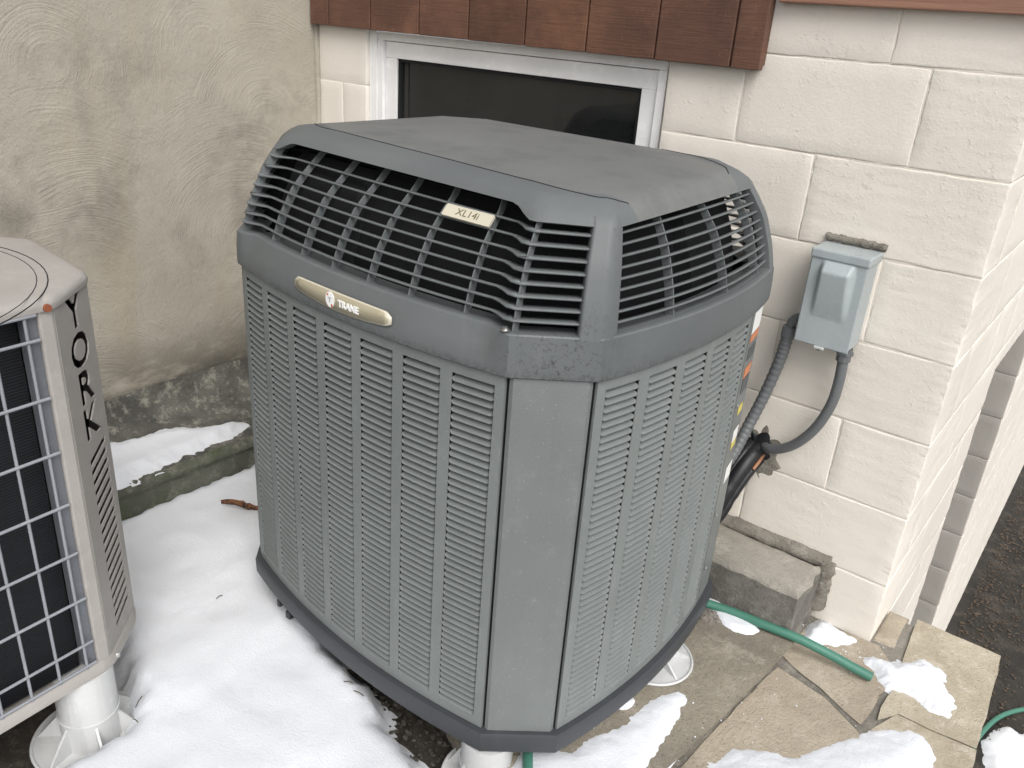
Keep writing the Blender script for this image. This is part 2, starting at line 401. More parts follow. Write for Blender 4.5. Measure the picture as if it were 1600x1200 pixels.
def rough_slab(name, poly, z0, z1, mat, parent, seg=.035, amp=.0018, top_amp=.002, bev=.006, seed=0, label=None):
    """stone or slab with wobbly outline, softened upper edge and slightly uneven top"""
    P = []
    n = len(poly)
    for i in range(n):
        a = Vector(poly[i]); b = Vector(poly[(i+1) % n]); m_ = max(1, int((b-a).length/seg))
        for k in range(m_): P.append(a.lerp(b, k/m_))
    c = sum(P, Vector((0, 0)))/len(P)
    Q = []
    for i, p in enumerate(P):
        t = (P[(i+1) % len(P)]-P[i-1]).normalized(); nn = Vector((t.y, -t.x))
        q = p+nn*amp*noise.noise((p.x*30, p.y*30, seed))*2; Q.append((q, nn))
    N = len(Q); V = []; 
    for off, z in ((0, z0), (0, z1-bev), (bev*.35, z1-bev*.35), (bev, z1)):
        V += [(q.x-nn.x*off, q.y-nn.y*off, z+(top_amp*noise.noise((q.x*14, q.y*14, seed+3)) if z > z0 else 0)) for q, nn in Q]
    Fc = [(r*N+i, r*N+(i+1) % N, (r+1)*N+(i+1) % N, (r+1)*N+i) for r in range(3) for i in range(N)]
    Fc.append(tuple(3*N+i for i in range(N)))
    o = mk(name, V, Fc, mat, parent); autosmooth(o, 50)
    if label: o['label'] = label
    return o

pave = thing("flagstone_paving", None, None, (0.1, -.2, FL), kind='structure')
G().box((-.24, -6, -1.42), (.262, .150, FL-.003)).out("mortar_bed", 'mortar', pave)
rough_slab("flagstone", [(-.172, -.60), (-.141, -.262), (-.02, -.285), (.070, -.335), (.100, -.405), (.11, -1.0), (-.19, -1.0)], -1.40, FL, 'flag', pave, seed=1)
rough_slab("flagstone", [(-.142, -.10), (-.137, -.065), (-.06, -.012), (.020, -.004), (.062, -.05), (.076, -.14), (.068, -.300), (-.005, -.262), (-.115, -.222), (-.146, -.205)], -1.40, FL, 'flag', pave, seed=2)
rough_slab("flagstone", [(.093, -.03), (.078, .175), (.272, .175), (.288, -.196), (.20, -.206), (.125, -.208), (.094, -.262), (.102, -.14)], -1.44, FL+.003, 'flag_pale', pave, seed=3, amp=.002)
rough_slab("flagstone", [(.130, -.219), (.20, -.217), (.289, -.206), (.30, -1.0), (.122, -1.0), (.112, -.41), (.10, -.30)], -1.44, FL, 'flag_pale', pave, seed=4, amp=.002)
rough_slab("flagstone", [(.004, .014), (.058, .020), (.055, .175), (.004, .172)], -1.41, FL, 'flag', pave, seed=5, amp=.002)
for i in range(5):
    rough_slab("flagstone", [(-.19, -1.012-.42*i-.4), (.298, -1.012-.42*i-.4), (.298, -1.012-.42*i), (-.19, -1.012-.42*i)], -1.44, FL, 'flag', pave, seed=6+i)
for i in range(16):  # retaining blocks under the terrace edge
    for j in range(9):
        G().box((.20, .165-.4*(i+1)+.004, -1.445-.2*(j+1)+.004), (.262, .165-.4*i-.004, -1.445-.2*j-.004), .004).out("block", 'block_grey', pave)

curb = thing("concrete_path", None, None, (-.26, -.5, -1.345), kind='structure')
rough_slab("slab", [(-.325, -.168), (-.150, -.168), (-.163, -.35), (-.184, -.56), (-.208, -.75), (-.25, -.98), (-.30, -1.4), (-.47, -1.4), (-.40, -.98), (-.352, -.78), (-.330, -.58), (-.338, -.30)], -1.42, -1.330, 'curb', curb, amp=.0018, bev=.017, seed=11, top_amp=.004)
rough_slab("slab", [(-.355, -.168), (-.350, -.30), (-.342, -.58), (-.362, -.78), (-.41, -.97), (-.50, -.99), (-.66, -.9), (-.68, -.168)], -1.42, -1.340, 'curb', curb, amp=.005, bev=.012, seed=12, top_amp=.004)

step = thing("concrete_step", "low weathered concrete block step against the cream wall behind the grey unit", "step", (-.5, -.1, -1.34))
o = rough_slab("step_block", [(-.95, -.185), (-.155, -.185), (-.150, -.02), (-.95, -.02)], -1.40, -1.20, 'step', step, amp=.005, bev=.014, seed=21, seg=.02, top_amp=.004)
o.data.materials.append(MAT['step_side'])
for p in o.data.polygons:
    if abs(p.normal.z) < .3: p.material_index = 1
def lumps(name, P, r, mat, parent, seed=0, n=8):
    return autosmooth(G().tube(P, r, n, rf=lambda i: r*(1+.35*noise.noise((i*.7, seed, 0)))).out(name, mat, parent), 60)
def wob(P, a, sd):
    return [Vector(p)+Vector((noise.noise((i*.9, sd, 0)), noise.noise((i*.9, sd, 5))*.3, noise.noise((i*.9, sd, 9))))*a for i, p in enumerate(P)]
lumps("mortar_fillet", wob([(-.98+.02*i, -.006, -1.196) for i in range(43)], .006, 1), .022, 'mortar', step, 1)
lumps("mortar_fillet", wob([(-.148, -.008, -1.19-.012*i) for i in range(13)], .005, 2), .024, 'mortar', step, 2)

# ------------------------------------------------------------------ cream block wall
def block_mesh(name, d, variant, axis_faces, mat, jag=0., corner=False):
    """one block: d=(dx,dy,dz) centred box with soft irregular edges; only outer faces matter"""
    g = G(); dx, dy, dz = d
    bm = bmesh.new(); bmesh.ops.create_cube(bm, size=1)
    for v in bm.verts: v.co = Vector((v.co.x*dx, v.co.y*dy, v.co.z*dz))
    bmesh.ops.bevel(bm, geom=bm.edges[:], offset=.0034, segments=2, profile=.6, affect='EDGES')
    for ax, cuts in ((0, max(2, int(dx/.03))), (2, 30 if corner else 6), (1, max(1, int(dy/.05)))):
        for k in range(1, cuts):
            co = Vector((0, 0, 0)); co[ax] = (-.5+k/cuts)*d[ax]; no = Vector((0, 0, 0)); no[ax] = 1
            bmesh.ops.bisect_plane(bm, geom=bm.verts[:]+bm.edges[:]+bm.faces[:], plane_co=co, plane_no=no)
    for v in bm.verts:
        q = v.co
        n1 = noise.noise((q.x*22+variant*7, q.y*22, q.z*22)); n2 = noise.noise((q.x*7+variant*3, q.y*7, q.z*7+4))
        n3 = noise.noise((q.x*60+variant, q.y*60, q.z*60))
        k = Vector((n1, n2, n3))
        if corner and q.x > dx/2-.004 and q.y < -dy/2+.004:      # ragged, thickly painted outer corner
            a = noise.noise((variant, 0, q.z*95)); b = noise.noise((variant, 5, q.z*230)); w = .0015*a+.0011*abs(b)
            q = q+Vector((w*1.2, w*.9, 0))
        v.co = q+Vector((k.x*.0022, k.y*.0013, k.x*.0018))+k.z*Vector((.0012, .0012, .0012))*(1+jag)
    me = bpy.data.meshes.new(name); bm.to_mesh(me); bm.free(); me.materials.append(MAT[mat]); me.shade_smooth()
    try: me.set_sharp_from_angle(angle=math.radians(60))
    except Exception: pass
    return me
J = .0012   # half joint
BM_CACHE = {}
def block(parent, lo, hi, mat='block', corner=False):
    lo = Vector(lo); hi = Vector(hi); d = hi-lo
    key = (round(d.x, 3), round(d.y, 3), round(d.z, 3), random.randrange(6 if corner else 3), mat, corner)
    if key not in BM_CACHE: BM_CACHE[key] = block_mesh("block", (d.x, d.y, d.z), key[3]+len(BM_CACHE), None, mat, 0., corner)
    o = bpy.data.objects.new("block", BM_CACHE[key]); COL.objects.link(o); o.parent = parent
    o.location = (lo+hi)/2-ORG[parent.name]; ORG[o.name] = ORG[parent.name]
    return o
wall = thing("house_wall", "cream painted cinder block house wall holding the basement window", "wall", (-1.0, .1, -1.4))
WX0, WX1 = -1.887, -.801          # window opening
BWID = .10                         # modelled depth of the blocks
TOPZ = .20
cuts_even = lambda: [0, -.2]+[-.2-.4*k for k in range(1, 6)]
cuts_odd = lambda: [-.4*k for k in range(0, 7)]
for j in range(-1, 7):
    z1 = -.2*j; z0 = -.2*(j+1)
    if j == 6: z0 = -1.395
    cs = cuts_even() if j % 2 == 0 else cuts_odd()
    if j == -1: cs = [0, -.285, -.685, -1.085, -1.485, -1.885, -2.285]
    for a, b in zip(cs[:-1], cs[1:]):
        x1, x0 = a, max(b, -2.124)
        if x1 <= -2.124: continue
        spans = [(x0, x1)]
        if j in (-1, 0, 1, 2) :
            if j == -1 or j in (0, 1, 2):
                spans = []
                if x0 < WX0: spans.append((x0, min(x1, WX0)))
                if x1 > WX1: spans.append((max(x0, WX1), x1))
        for s0, s1 in spans:
            if s1-s0 < .012: continue
            end = abs(s1) < 1e-6
            ext = 0
            if end: ydep = .2 if j % 2 else .4     # corner blocks return round the corner
            else: ydep = BWID
            jx1 = 0 if (end or abs(s1-WX0) < 1e-6) else J
            block(wall, (s0+J, 0, z0+J), (s1-jx1, ydep-J, z1-J), 'block', end)
# return face (plane x = 0) up to the recess at y=.88, lintel above the recess, far wall beyond y=1.92
for j in range(-1, 15):
    z1, z0 = -.2*j, -.2*(j+1)
    ys = [(.2, .6), (.6, .88)] if j % 2 else [(.4, .8), (.8, .88)]
    if j > 6: ys = [(0, .4)]+ys if j % 2 == 0 else [(0, .2)]+ys
    if j == 6: ys = [(.4, .8), (.8, .88)]
    for a, b in ys: block(wall, (-.10, a+J, z0+J), (0, b-(0 if b == .88 else J), z1-J))
for j in range(-1, 4):   # lintel courses
    for k in range(3): block(wall, (-.10, .88+.3467*k+J, -.2*(j+1)+J), (0, .88+.3467*(k+1)-J, -.2*j-J))
for k in range(3): block(wall, (-.20, .88+.3467*k+J, -.868), (0, .88+.3467*(k+1)-J, -.8-J))
for j in range(-1, 17):
    z1, z0 = -.2*j, -.2*(j+1)
    off = .2 if j % 2 else .4
    y = 1.92
    first = True
    while y < 9.5:
        y2 = y+off if first else y+.4
        block(wall, (-.10, y+J, z0+J), (0, y2-J, z1-J)); y = y2; first = False
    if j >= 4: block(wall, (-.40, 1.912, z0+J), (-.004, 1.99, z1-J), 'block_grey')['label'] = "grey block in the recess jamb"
g = G()
g.box((-2.13, .0011, -1.45), (WX0-.003, .30, .25)); g.box((WX0, .13, -1.45), (WX1, .30, -.62)); g.box((WX1+.003, .0011, -1.45), (-.0024, .199, .25))
g.box((-.12, .05, -3.4), (-.0022, .875, .25)); g.box((-.12, .875, -.862), (-.0022, 1.925, .25)); g.box((-.12, 1.993, -3.4), (-.0022, 9.5, .25))
g.box((WX0-.01, .006, -1.45), (WX1+.01, .13, -.603))
g.out("mortar_core", 'joint', wall)
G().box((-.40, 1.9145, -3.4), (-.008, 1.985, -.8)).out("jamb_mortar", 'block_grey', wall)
for j in range(3, 7):
    z1 = -.2*j; z0 = -.2*(j+1) if j < 6 else -1.395
for xa in np.arange(-1.885, -.81, .36): block(wall, (xa+J, -.0, -.6+J), (min(xa+.36, -.803)-J, .10, -.55))
G().box((-1.0, .10, -3.4), (-.15, 2.9, -.70)).out("recess_backing", 'room', wall)

# upper storey siding and trim above (mostly out of frame)
up = thing("brown_trim_board", "faded brown wooden trim board along the top right of the cream wall", "trim board", (.2, -.02, .11))
bevel(G().box((-.540, -.030, .106), (.045, -.002, .25)).out("board", 'trim', up), .003)
bevel(G().box((-.006, -.026, .075), (.016, .05, .1055)).out("end_bracket", 'trim', up), .002)

fas = thing("wooden_valance", "reddish-brown stained cedar boards hanging above the basement window", "wood panel", (-1.3, -.03, 0))
ps = [-2.118, -2.026, -1.831, -1.624, -1.430, -1.228, -1.029, -.827, -.627, -.553]
for a, b in zip(ps[:-1], ps[1:]):
    o = G().box((a+.0025, -.034, -.030-.006*((a+2.1)/1.5)), (b-.0025, -.012, .30)).out("plank", 'wood', fas); bevel(o, .0022)
G().box((-2.118, -.026, -.024), (-.556, -.003, .30)).out("backing_board", 'wood', fas)

# ------------------------------------------------------------------ window
win = thing("basement_window", "white vinyl basement window with dark glass half hidden behind the grey unit", "window", (-1.34, .06, -.6))
def ringbox(x0, x1, z0, z1, w, y0, y1, name, mat, parent):
    g = G(); g.box((x0, y0, z1-w), (x1, y1, z1)); g.box((x0, y0, z0), (x1, y1, z0+w)); g.box((x0, y0, z0+w), (x0+w, y1, z1-w)); g.box((x1-w, y0, z0+w), (x1, y1, z1-w))
    return bevel(g.out(name, mat, parent), .002)
yd = .018
ringbox(-1.853, -.812, -.60, -.035, .024, yd, yd+.06, "frame", 'vinyl', win)
sash = ringbox(-1.827, -.838, -.575, -.061, .048, yd+.012, yd+.05, "sash", 'vinyl', win)
ringbox(-1.778, -.887, -.527, -.109, .010, yd+.018, yd+.045, "glazing_bead", 'seam', win)
G().box((-1.768, yd+.034, -.517), (-.897, yd+.040, -.119)).out("pane", 'glass', win)
G().box((-1.76, yd+.030, -.515), (-1.745, yd+.0335, -.121)).out("screen_edge", 'room', win)
G().box((-1.885, .014, -.62), (-1.8535, .12, .0)).out("side_trim", 'vinyl', win)
G().box((-1.83, .12, -.60), (-.83, .8, -.02)).out("interior", 'room', win)

# ------------------------------------------------------------------ stucco wall and its footing
SX = -2.124
st = thing("stucco_wall", "tall beige trowelled stucco wall with dark damp stains at the left", "wall", (SX, -1.5, -1.2))
rows = []
for i in range(60):
    z = -1.16+i*(3.2/59)
    rows.append([(SX+.006*noise.noise((0, y*2, z*2))+.0025*noise.noise((3, y*11, z*11)), y, z+(.012*noise.noise((y*6, 1, 0)) if i == 0 else 0)) for y in np.linspace(-5.5, .0, 140)])
G().grid(rows).out("stucco_face", 'stucco', st, True)
G().box((SX-.35, -5.5, LOW), (SX-.01, .3, 2.04)).out("wall_core", 'stucco', st)
autosmooth(lumps("corner_bead", [(SX+.002+.003*noise.noise((i*.6, 0, 0)), -.004, -1.2+.05*i) for i in range(64)], .010, 'stucco', st, 4), 60)
ft = thing("concrete_footing", "dark mossy concrete footing ledge at the base of the stucco wall", "footing", (-1.95, -1, -1.4))
prof = [(SX+.010, -1.125), (SX+.014, -1.15), (SX+.030, -1.19), (SX+.065, -1.222), (SX+.12, -1.238), (SX+.20, -1.246), (SX+.285, -1.250), (SX+.307, -1.253), (SX+.322, -1.262), (SX+.326, -1.276), (SX+.320, -1.284), (SX+.322, -1.30), (SX+.330, -1.36), (SX+.335, -1.45)]
Y = np.linspace(-5.5, .0, 260)
rows = []
for k, (x, z) in enumerate(prof):
    rows.append([(x+.006*noise.noise((y*5, k*.4, 2))+.003*noise.noise((y*25, k*.9, 2)), y, z+.006*noise.noise((y*5, k*.4, 8))+.0025*noise.noise((y*30, k, 7))) for y in Y])
rows.reverse()
g = G().grid(rows); nf = len(g.F); per = len(Y)-1
mi = [1 if (i//per) < 6 else 0 for i in range(nf)]
o = mk("footing_body", g.V, g.F, None, ft, True, mats=['foot_wall', 'foot_front'], mi=mi)

# ------------------------------------------------------------------ grey condenser unit
PTS = dict(A=(-.480, -.992), B=(-.371, -.900), D=(-.360, -.250), E=(-.450, -.150), F=(-1.230, -.100), G=(-1.335, -.190), H=(-1.350, -.835), C=(-1.246, -.943))
SEG = [('C', 'A', .042), ('A', 'B', 0), ('B', 'D', .038), ('D', 'E', 0), ('E', 'F', .042), ('F', 'G', 0), ('G', 'H', .038), ('H', 'C', 0)]
CEN = Vector((-.86, -.545))
def segpt(i, u):
    a, b, bow = SEG[i]; a = Vector(PTS[a]); b = Vector(PTS[b]); d = (b-a); n = Vector((d.y, -d.x)).normalized()
    p = a.lerp(b, u)+n*bow*4*u*(1-u)
    t = d+n*bow*4*(1-2*u); n2 = Vector((t.y, -t.x)).normalized()
    return p, n2
def outline(ns=(56, 6), s0=0, s1=8):
    """list of (point, normal, seg, u) round the closed plan"""
    out = []
    for i in range(s0, s1):
        k = ns[0] if SEG[i][2] else ns[1]
        for j in range(k): p, n = segpt(i, j/k); out.append([p, n, i, j/k])
    N = len(out)
    for q in range(N):     # average normals at corners
        if out[q][3] == 0 and (s1-s0 == 8):
            n1 = segpt((out[q][2]-1) % 8, 1.)[1]; n2 = out[q][1]; m_ = (n1+n2); m_ = m_/(m_.length**2)*2; out[q][1] = m_
    return out
OUT = outline()
def off(p, n, d): return p+n*d
TOPP = dict(A=(-.497, -.920), B=(-.398, -.860), D=(-.418, -.300), E=(-.500, -.215), F=(-1.215, -.190), G=(-1.312, -.270), H=(-1.318, -.765), C=(-1.228, -.850))
def interp(T, z):
    if z <= T[0][0]: return T[0][1]
    for (a, b), (c, d) in zip(T[:-1], T[1:]):
        if z <= c: return b+(d-b)*(z-a)/(c-a)
    return T[-1][1]
LEAN = [(-.415, 0), (-.36, .17), (-.30, .46), (-.26, .80), (-.24, 1)]          # how far the grille leans in from the body plan to the lid plan
EXTRA = [(-.243, 0), (-.236, .002), (-.228, .009), (-.219, .020), (-.212, .031), (-.2085, .043), (-.2070, .060)]
def recess(seg, u):
    if seg not in (0, 4): return 0.
    e = min(u, 1-u)*.77; t = min(1, max(0, (e-.012)/.040)); return t*t*(3-2*t)
def plan(seg, u, z, d=0., rf=0., n=None):
    """point of the unit's outline at height z; d outward offset, rf how much of the centre set-back applies"""
    if u < 0: return plan((seg-1) % 8, 1+u, z, d, rf, n)
    if u > 1: return plan((seg+1) % 8, u-1, z, d, rf, n)
    p, nn = segpt(seg, u)
    if n is not None: nn = n
    a, b, _ = SEG[seg]; q = Vector(TOPP[a]).lerp(Vector(TOPP[b]), u)
    k = interp(LEAN, z); r = p.lerp(q, k)+nn*(d-rf*recess(seg, u)*(.020+.008*k))
    x = interp(EXTRA, z)
    return Vector((CEN.x+(r.x-CEN.x)*(1-x/.45), CEN.y+(r.y-CEN.y)*(1-x/.35), z))
def ring(z, d=0., ins=None, pts=None, rec=0.):
    if ins is not None:      # plain body outline
        return [Vector((*off(p, n, d), z)) for p, n, *_ in OUT]
    return [plan(sg, u, z, d, rec, n) for p, n, sg, u in OUT]
def closed(rows, g=None):
    g = g or G(); g.grid([list(r)+[r[0]] for r in rows]); return g
unit = thing("condenser_unit", "large grey-green louvered air conditioning condenser standing in the snow", "air conditioner", (-.86, -.545, -1.285))
ZB, ZT = -1.235, -.478
# base pan
g = closed([ring(-1.283, -.02), ring(-1.283, .008), ring(-1.276, .013), ring(-1.240, .014), ring(-1.2335, .011), ring(-1.232, -.01)])
g.F.append(tuple(range(len(g.V)-len(OUT)-1, len(g.V)-1)))
g2 = G(); r0 = ring(-1.283, -.02); g2.add(r0, [tuple(range(len(r0)-1, -1, -1))]); g.add(g2.V, g2.F)
autosmooth(g.out("base_pan", 'pan', unit), 28)
for (x, y, w) in ((-1.135, -.985, .012), (-1.085, -.998, .016)):
    bevel(G().box((x, y, -1.302), (x+w, y+.02, -1.281)).out("drain_tab", 'fan', unit), .003)
# inner core
g = closed([ring(-1.231, -.030), ring(-.46, -.030)]); g.out("coil", 'coil', unit)
# louver panels
def panel_pt(seg, s, z, d):
    p, n = segpt(seg, s); q = off(p, n, d); return Vector((q.x, q.y, z))
def louver_panel(seg, u0, u1, ncol, colw, nl, name="louver_panel", edge=.006):
    a, b, _ = SEG[seg]; L = (Vector(PTS[b])-Vector(PTS[a])).length
    W_ = (u1-u0)*L; pitch = (W_-.012)/ncol; cols = []
    for c in range(ncol):
        cx = .006+pitch*(c+.5); cols.append((u0+(cx-colw/2)/L, u0+(cx+colw/2)/L))
    z0, z1 = ZB+.004, ZT; m0, m1 = z0+.022, z1-.024
    g = G(); cur = u0
    def strip(ua, ub, za, zb, n):
        g.grid([[panel_pt(seg, ua+(ub-ua)*k/n, z, 0) for k in range(n+1)] for z in (za, zb)])
    for (ca, cb) in cols:
        strip(cur, ca, z0, z1, 2); strip(ca, cb, z0, m0, 5); strip(ca, cb, m1, z1, 5); cur = cb
    strip(cur, u1, z0, z1, 2)
    p = g.out(name, 'metal', unit); solid(p, .0016)
    for ua in (u0, u1):   # folded edges
        G().grid([[panel_pt(seg, ua, z, d) for d in (0, -.02)] for z in (z0, z1)]).out("folded_edge", 'metal', p)
    ph = (m1-m0)/nl
    for (ca, cb) in cols:
        g = G(); n = 5
        us = [ca-.0006/L+(cb-ca+.0012/L)*t for t in (0, .06, .35, .65, .94, 1)]
        for k in range(nl):
            zt = m1-k*ph; zb = zt-ph*.97
            rows = []
            jit = random.uniform(-.0004, .0004)
            for (d, z, pin) in ((-.0130, zt-.0066, 0), (.0012+jit, zb, 1), (.0008+jit, zb-.0010, 1), (-.0030, zb-.0004, 1)):
                row = []
                for q, u in enumerate(us):
                    e = 1 if q in (0, 5) else 0
                    row.append(panel_pt(seg, u, z+(.003 if e and pin else 0), d-(.002 if e and pin else 0)))
                rows.append(row)
            g.grid(rows)
        g.out("louver_column", 'metal', p)
    return p
louver_panel(0, .004, .996, 7, .083, 50)
louver_panel(2, .006, .845, 5, .080, 50)
# corner posts
def sheet(name, path, z0, z1, d, mat, th=.0015, nz=1, smooth=False):
    g = G(); g.grid([[Vector((*off(p, n, d), z)) for p, n in path] for z in np.linspace(z0, z1, nz+1)])
    o = g.out(name, mat, unit, smooth); solid(o, th); return o
def fold(i, e=.03):
    a = [(segpt(i, e)[0], segpt(i, 0)[1])]; P = [segpt(i, t) for t in (0.03, .07, .2, .5, .8, .93, .97)]
    P[0] = (P[0][0]-P[0][1]*.006, P[0][1]); P[-1] = (P[-1][0]-P[-1][1]*.006, P[-1][1]); P[1] = (P[1][0]-P[1][1]*.0004, P[1][1])
    return P
for i in (1, 3, 5, 7):
    sheet("corner_post", fold(i), ZB+.003, ZT, .003, 'post')
sheet("service_panel", [segpt(2, .855+.145*k/6) for k in range(7)], ZB+.004, ZT, 0, 'post')
sheet("rear_panel", [segpt(4, k/12) for k in range(13)], ZB+.004, ZT, 0, 'post')
sheet("side_panel", [segpt(6, k/12) for k in range(13)], ZB+.004, ZT, 0, 'post')
for (u0, u1, za, zb, mt, nm) in ((.875, .985, -.490, -.538, 'st_white', 'white_sticker'), (.875, .985, -.541, -.558, 'st_orange', 'orange_sticker'), (.88, .97, -.572, -.60, 'st_dark', 'dark_sticker'),
        (.88, .97, -.618, -.642, 'st_orange', 'orange_sticker'), (.88, .97, -.644, -.68, 'st_dark', 'dark_sticker'), (.90, .96, -.715, -.735, 'st_yellow', 'yellow_sticker'), (.90, .97, -.775, -.805, 'st_white', 'white_sticker'), (.90, .96, -.806, -.822, 'st_yellow', 'yellow_sticker'), (.90, .98, -.87, -.91, 'st_white', 'white_sticker')):
    sheet(nm, [segpt(2, u0+(u1-u0)*k/2) for k in range(3)], zb, za, .0012, mt, .0006)
for z in (-.70, -.98, -1.13): 
    p, n = segpt(2, .862); g = G(); q = off(p, n, .002); g.tube([(q.x, q.y, z), (q.x+n.x*.004, q.y+n.y*.004, z)], .004, 8); g.out("panel_screw", 'steel', unit)
# dark strips painting in the shade of the gaps beside the posts
for i in (1, 3):
    for u in (.004, .996):
        p, n = segpt(i, u); 
        G().box((p.x-n.x*.012-.004, p.y-n.y*.012-.004, ZB), (p.x-n.x*.012+.004, p.y-n.y*.012+.004, ZT)).out("seam_shade_strip", 'seam', unit)

# cap: band
g = closed([ring(-.477, -.012), ring(-.480, .003), ring(-.480, .0065), ring(-.4785, .0080), ring(-.464, .0085), ring(-.438, .0078, rec=.45), ring(-.4095, .0068, rec=.95), ring(-.4072, .0055, rec=1), ring(-.4065, .002, rec=1), ring(-.4065, -.006, rec=1), ring(-.420, -.045, rec=.6)])
band = autosmooth(g.out("cap_band", 'cap', unit), 28)
G().prism([tuple(v[:2]) for v in ring(0, -.028, 0)], -.49, -.455, bot=False).out("fan_deck", 'dark', unit)
# grille profile path pieces
def gpath(front=True):
    """plan points of one long grille, with the centre set back between the two chamfers"""
    P = []
    if front: segs = [(7, .28, 1), (0, 0, 1), (1, 0, .74)]
    else: segs = [(3, .28, 1), (4, 0, 1), (5, 0, .74)]
    for i, a, b in segs:
        k = 44 if SEG[i][2] else 7
        for j in range(k+1):
            u = a+(b-a)*j/k; p, n = segpt(i, u); rec = 0.
            rec = recess(i, u)
            P.append((p, n, rec, i, u))
    return P
def spath(i, a, b, k=30):
    return [(*segpt(i, a+(b-a)*j/k), .004, i, a+(b-a)*j/k) for j in range(k+1)]
def gp(e, z, d): return plan(e[3], e[4], z, d-(.004 if e[2] == .004 else 0), 1.)
ZG0, ZG1 = -.408, -.240
grille_sets = [("front_grille", gpath(True), 8), ("side_grille", spath(2, .045, .962), 9), ("rear_grille", gpath(False), 8), ("side_grille", spath(6, .03, .97), 9)]
for nm, P, nb in grille_sets:
    long_ = len(P) > 40
    par = None
    # vertical ribs
    def rib(e, zt=ZG1, zb=ZG0-.006):
        g = G(); p, n = e[0], e[1]; t = Vector((-n.y, n.x))*.0012
        zs = np.linspace(zb, zt+.002+.014*recess(e[3], e[4]), 8); R = []
        for sgn in (-1, 1):
            for dd in ((-.004, -.022) if sgn < 0 else (-.022, -.004)):
                R.append([gp(e, z, dd)+Vector((t.x*sgn, t.y*sgn, 0)) for z in zs])
        g.grid(R+[R[0]]); return g
    if long_:
        marks = [(0, k/7) for k in range(0, 8)] if 0 in [e[3] for e in P] else [(4, k/7) for k in range(0, 8)]
    else:
        i0 = P[0][3]; marks = [(i0, u) for u in ((.29, .59, .87) if i0 == 2 else (.2, .5, .8))]
    es = [min(P, key=lambda e: (e[3] != i, abs(e[4]-u))) for i, u in marks]
    root = rib(es[0]).out(nm, 'fin', unit)
    for e in es[1:]: rib(e).out("grille_rib", 'fin', root)
    pitch = (ZG1-ZG0)/(nb+1)
    for k in range(nb):
        z = ZG0+pitch*(k+1); g = G(); R = []
        TH = .0018
        for (dz, kind) in ((-TH, 0), (-TH*.5, 1), (TH*.5, 1), (TH, 0), (TH*.5, 2), (-TH*.5, 2)):
            row = []
            for e in P:
                dep = .008+(.020*(1-e[2]) if long_ else 0)
                d = {0: -.0005, 1: .0005, 2: -dep}[kind]
                v = gp(e, z, d); v.z += dz; row.append(v)
            R.append(row)
        g.grid(R+[R[0]]); g.out("grille_bar", 'fin', root, True)
    # dark lining just behind the lower lip, follows the recess
    g = G().grid([[gp(e, z, d) for e in P] for z, d in ((-.409, .004), (-.4068, -.002), (-.412, -.05))]); g.out("grille_sill", 'cap', root, True)
for sg, u in ((7, .14), (5, .86)):      # plates added behind the left pillars to block light showing through
    p, n = segpt(sg, u); rows_ = []
    for z in (-.45, -.41, -.36, -.30, -.26, -.247):
        a = plan(sg, u, z, -.012); rows_.append([a, Vector((a.x-n.x*.16, a.y-n.y*.16, z))])
    solid(G().grid(rows_).out("light_block_plate", 'dark', unit), .003)
# pillars between the grilles
for (i, ua, ub) in ((1, .735, 1.045), (3, -.04, .275), (5, .735, 1.035), (7, -.035, .275)):
    g = G(); R = []
    for z in list(np.linspace(-.413, -.248, 12))+[-.243, -.236, -.230]:
        row = [plan(i, ua, z, -.02)]
        us = [ua+(ub-ua)*k/16 for k in range(17)]
        nn = []
        for u in us:
            a_, b_ = (i, u) if 0 <= u <= 1 else (((i-1) % 8, 1+u) if u < 0 else ((i+1) % 8, u-1)); nn.append(segpt(a_, b_)[1])
        pp = [plan(i, u, z, 0) for u in us]
        for it in range(3):
            qq = pp[:]; mm = nn[:]
            for k in range(1, 16): pp[k] = qq[k]*.5+(qq[k-1]+qq[k+1])*.25; nn[k] = (mm[k]*2+mm[k-1]+mm[k+1]).normalized()
        for k in range(17):
            d = .0070 if 0 < k < 16 else .003
            row.append(pp[k]+Vector((nn[k].x*d, nn[k].y*d, 0)))
        row.append(plan(i, ub, z, -.02)); R.append(row)
    g.grid(R); o = g.out("grille_pillar", 'cap', unit); autosmooth(o, 60)
# lid
def lidring(z, d=.006): return ring(z, d)
def lipring(z, d):      # the lid's lower edge sits higher over the middle of the long grilles
    out = []
    for p, n, sg, u in OUT:
        zl = -.2440+.0165*recess(sg, u); zz = zl+(z+.2440)*(-.212-zl)/(.0320) if z < -.212 else z
        out.append(plan(sg, u, zz, d, 0, n))
    return out
R = [lipring(-.2455, -.016), lipring(-.2460, .002), lipring(-.2440, .0060), lipring(-.240, .0062), lipring(-.234, .0062), lipring(-.226, .0062), lipring(-.219, .0055), ring(-.212, .0045), ring(-.2085, .003), ring(-.207, 0)]
for f, dz in ((.85, .0030), (.6, .0075), (.35, .0105), (.12, .0120)):
    R.append([Vector((CEN.x+(v.x-CEN.x)*f, CEN.y+(v.y-CEN.y)*f, -.207+dz)) for v in R[9]])
g = closed(R); n0 = len(g.V); last = len(OUT)+1
g.add([(CEN.x, CEN.y, -.1948)], []); g.F += [(n0-last+k, n0-last+k+1, n0) for k in range(len(OUT))]
lid = autosmooth(g.out("lid", 'lid', unit), 55)
lid['label'] = "domed grey plastic lid with a thin front seam"
# underside so no light leaks through
G().prism([tuple(v[:2]) for v in ring(-.245, -.030, rec=1)], -.2470, -.2440).out("lid_underside", 'dark', unit)
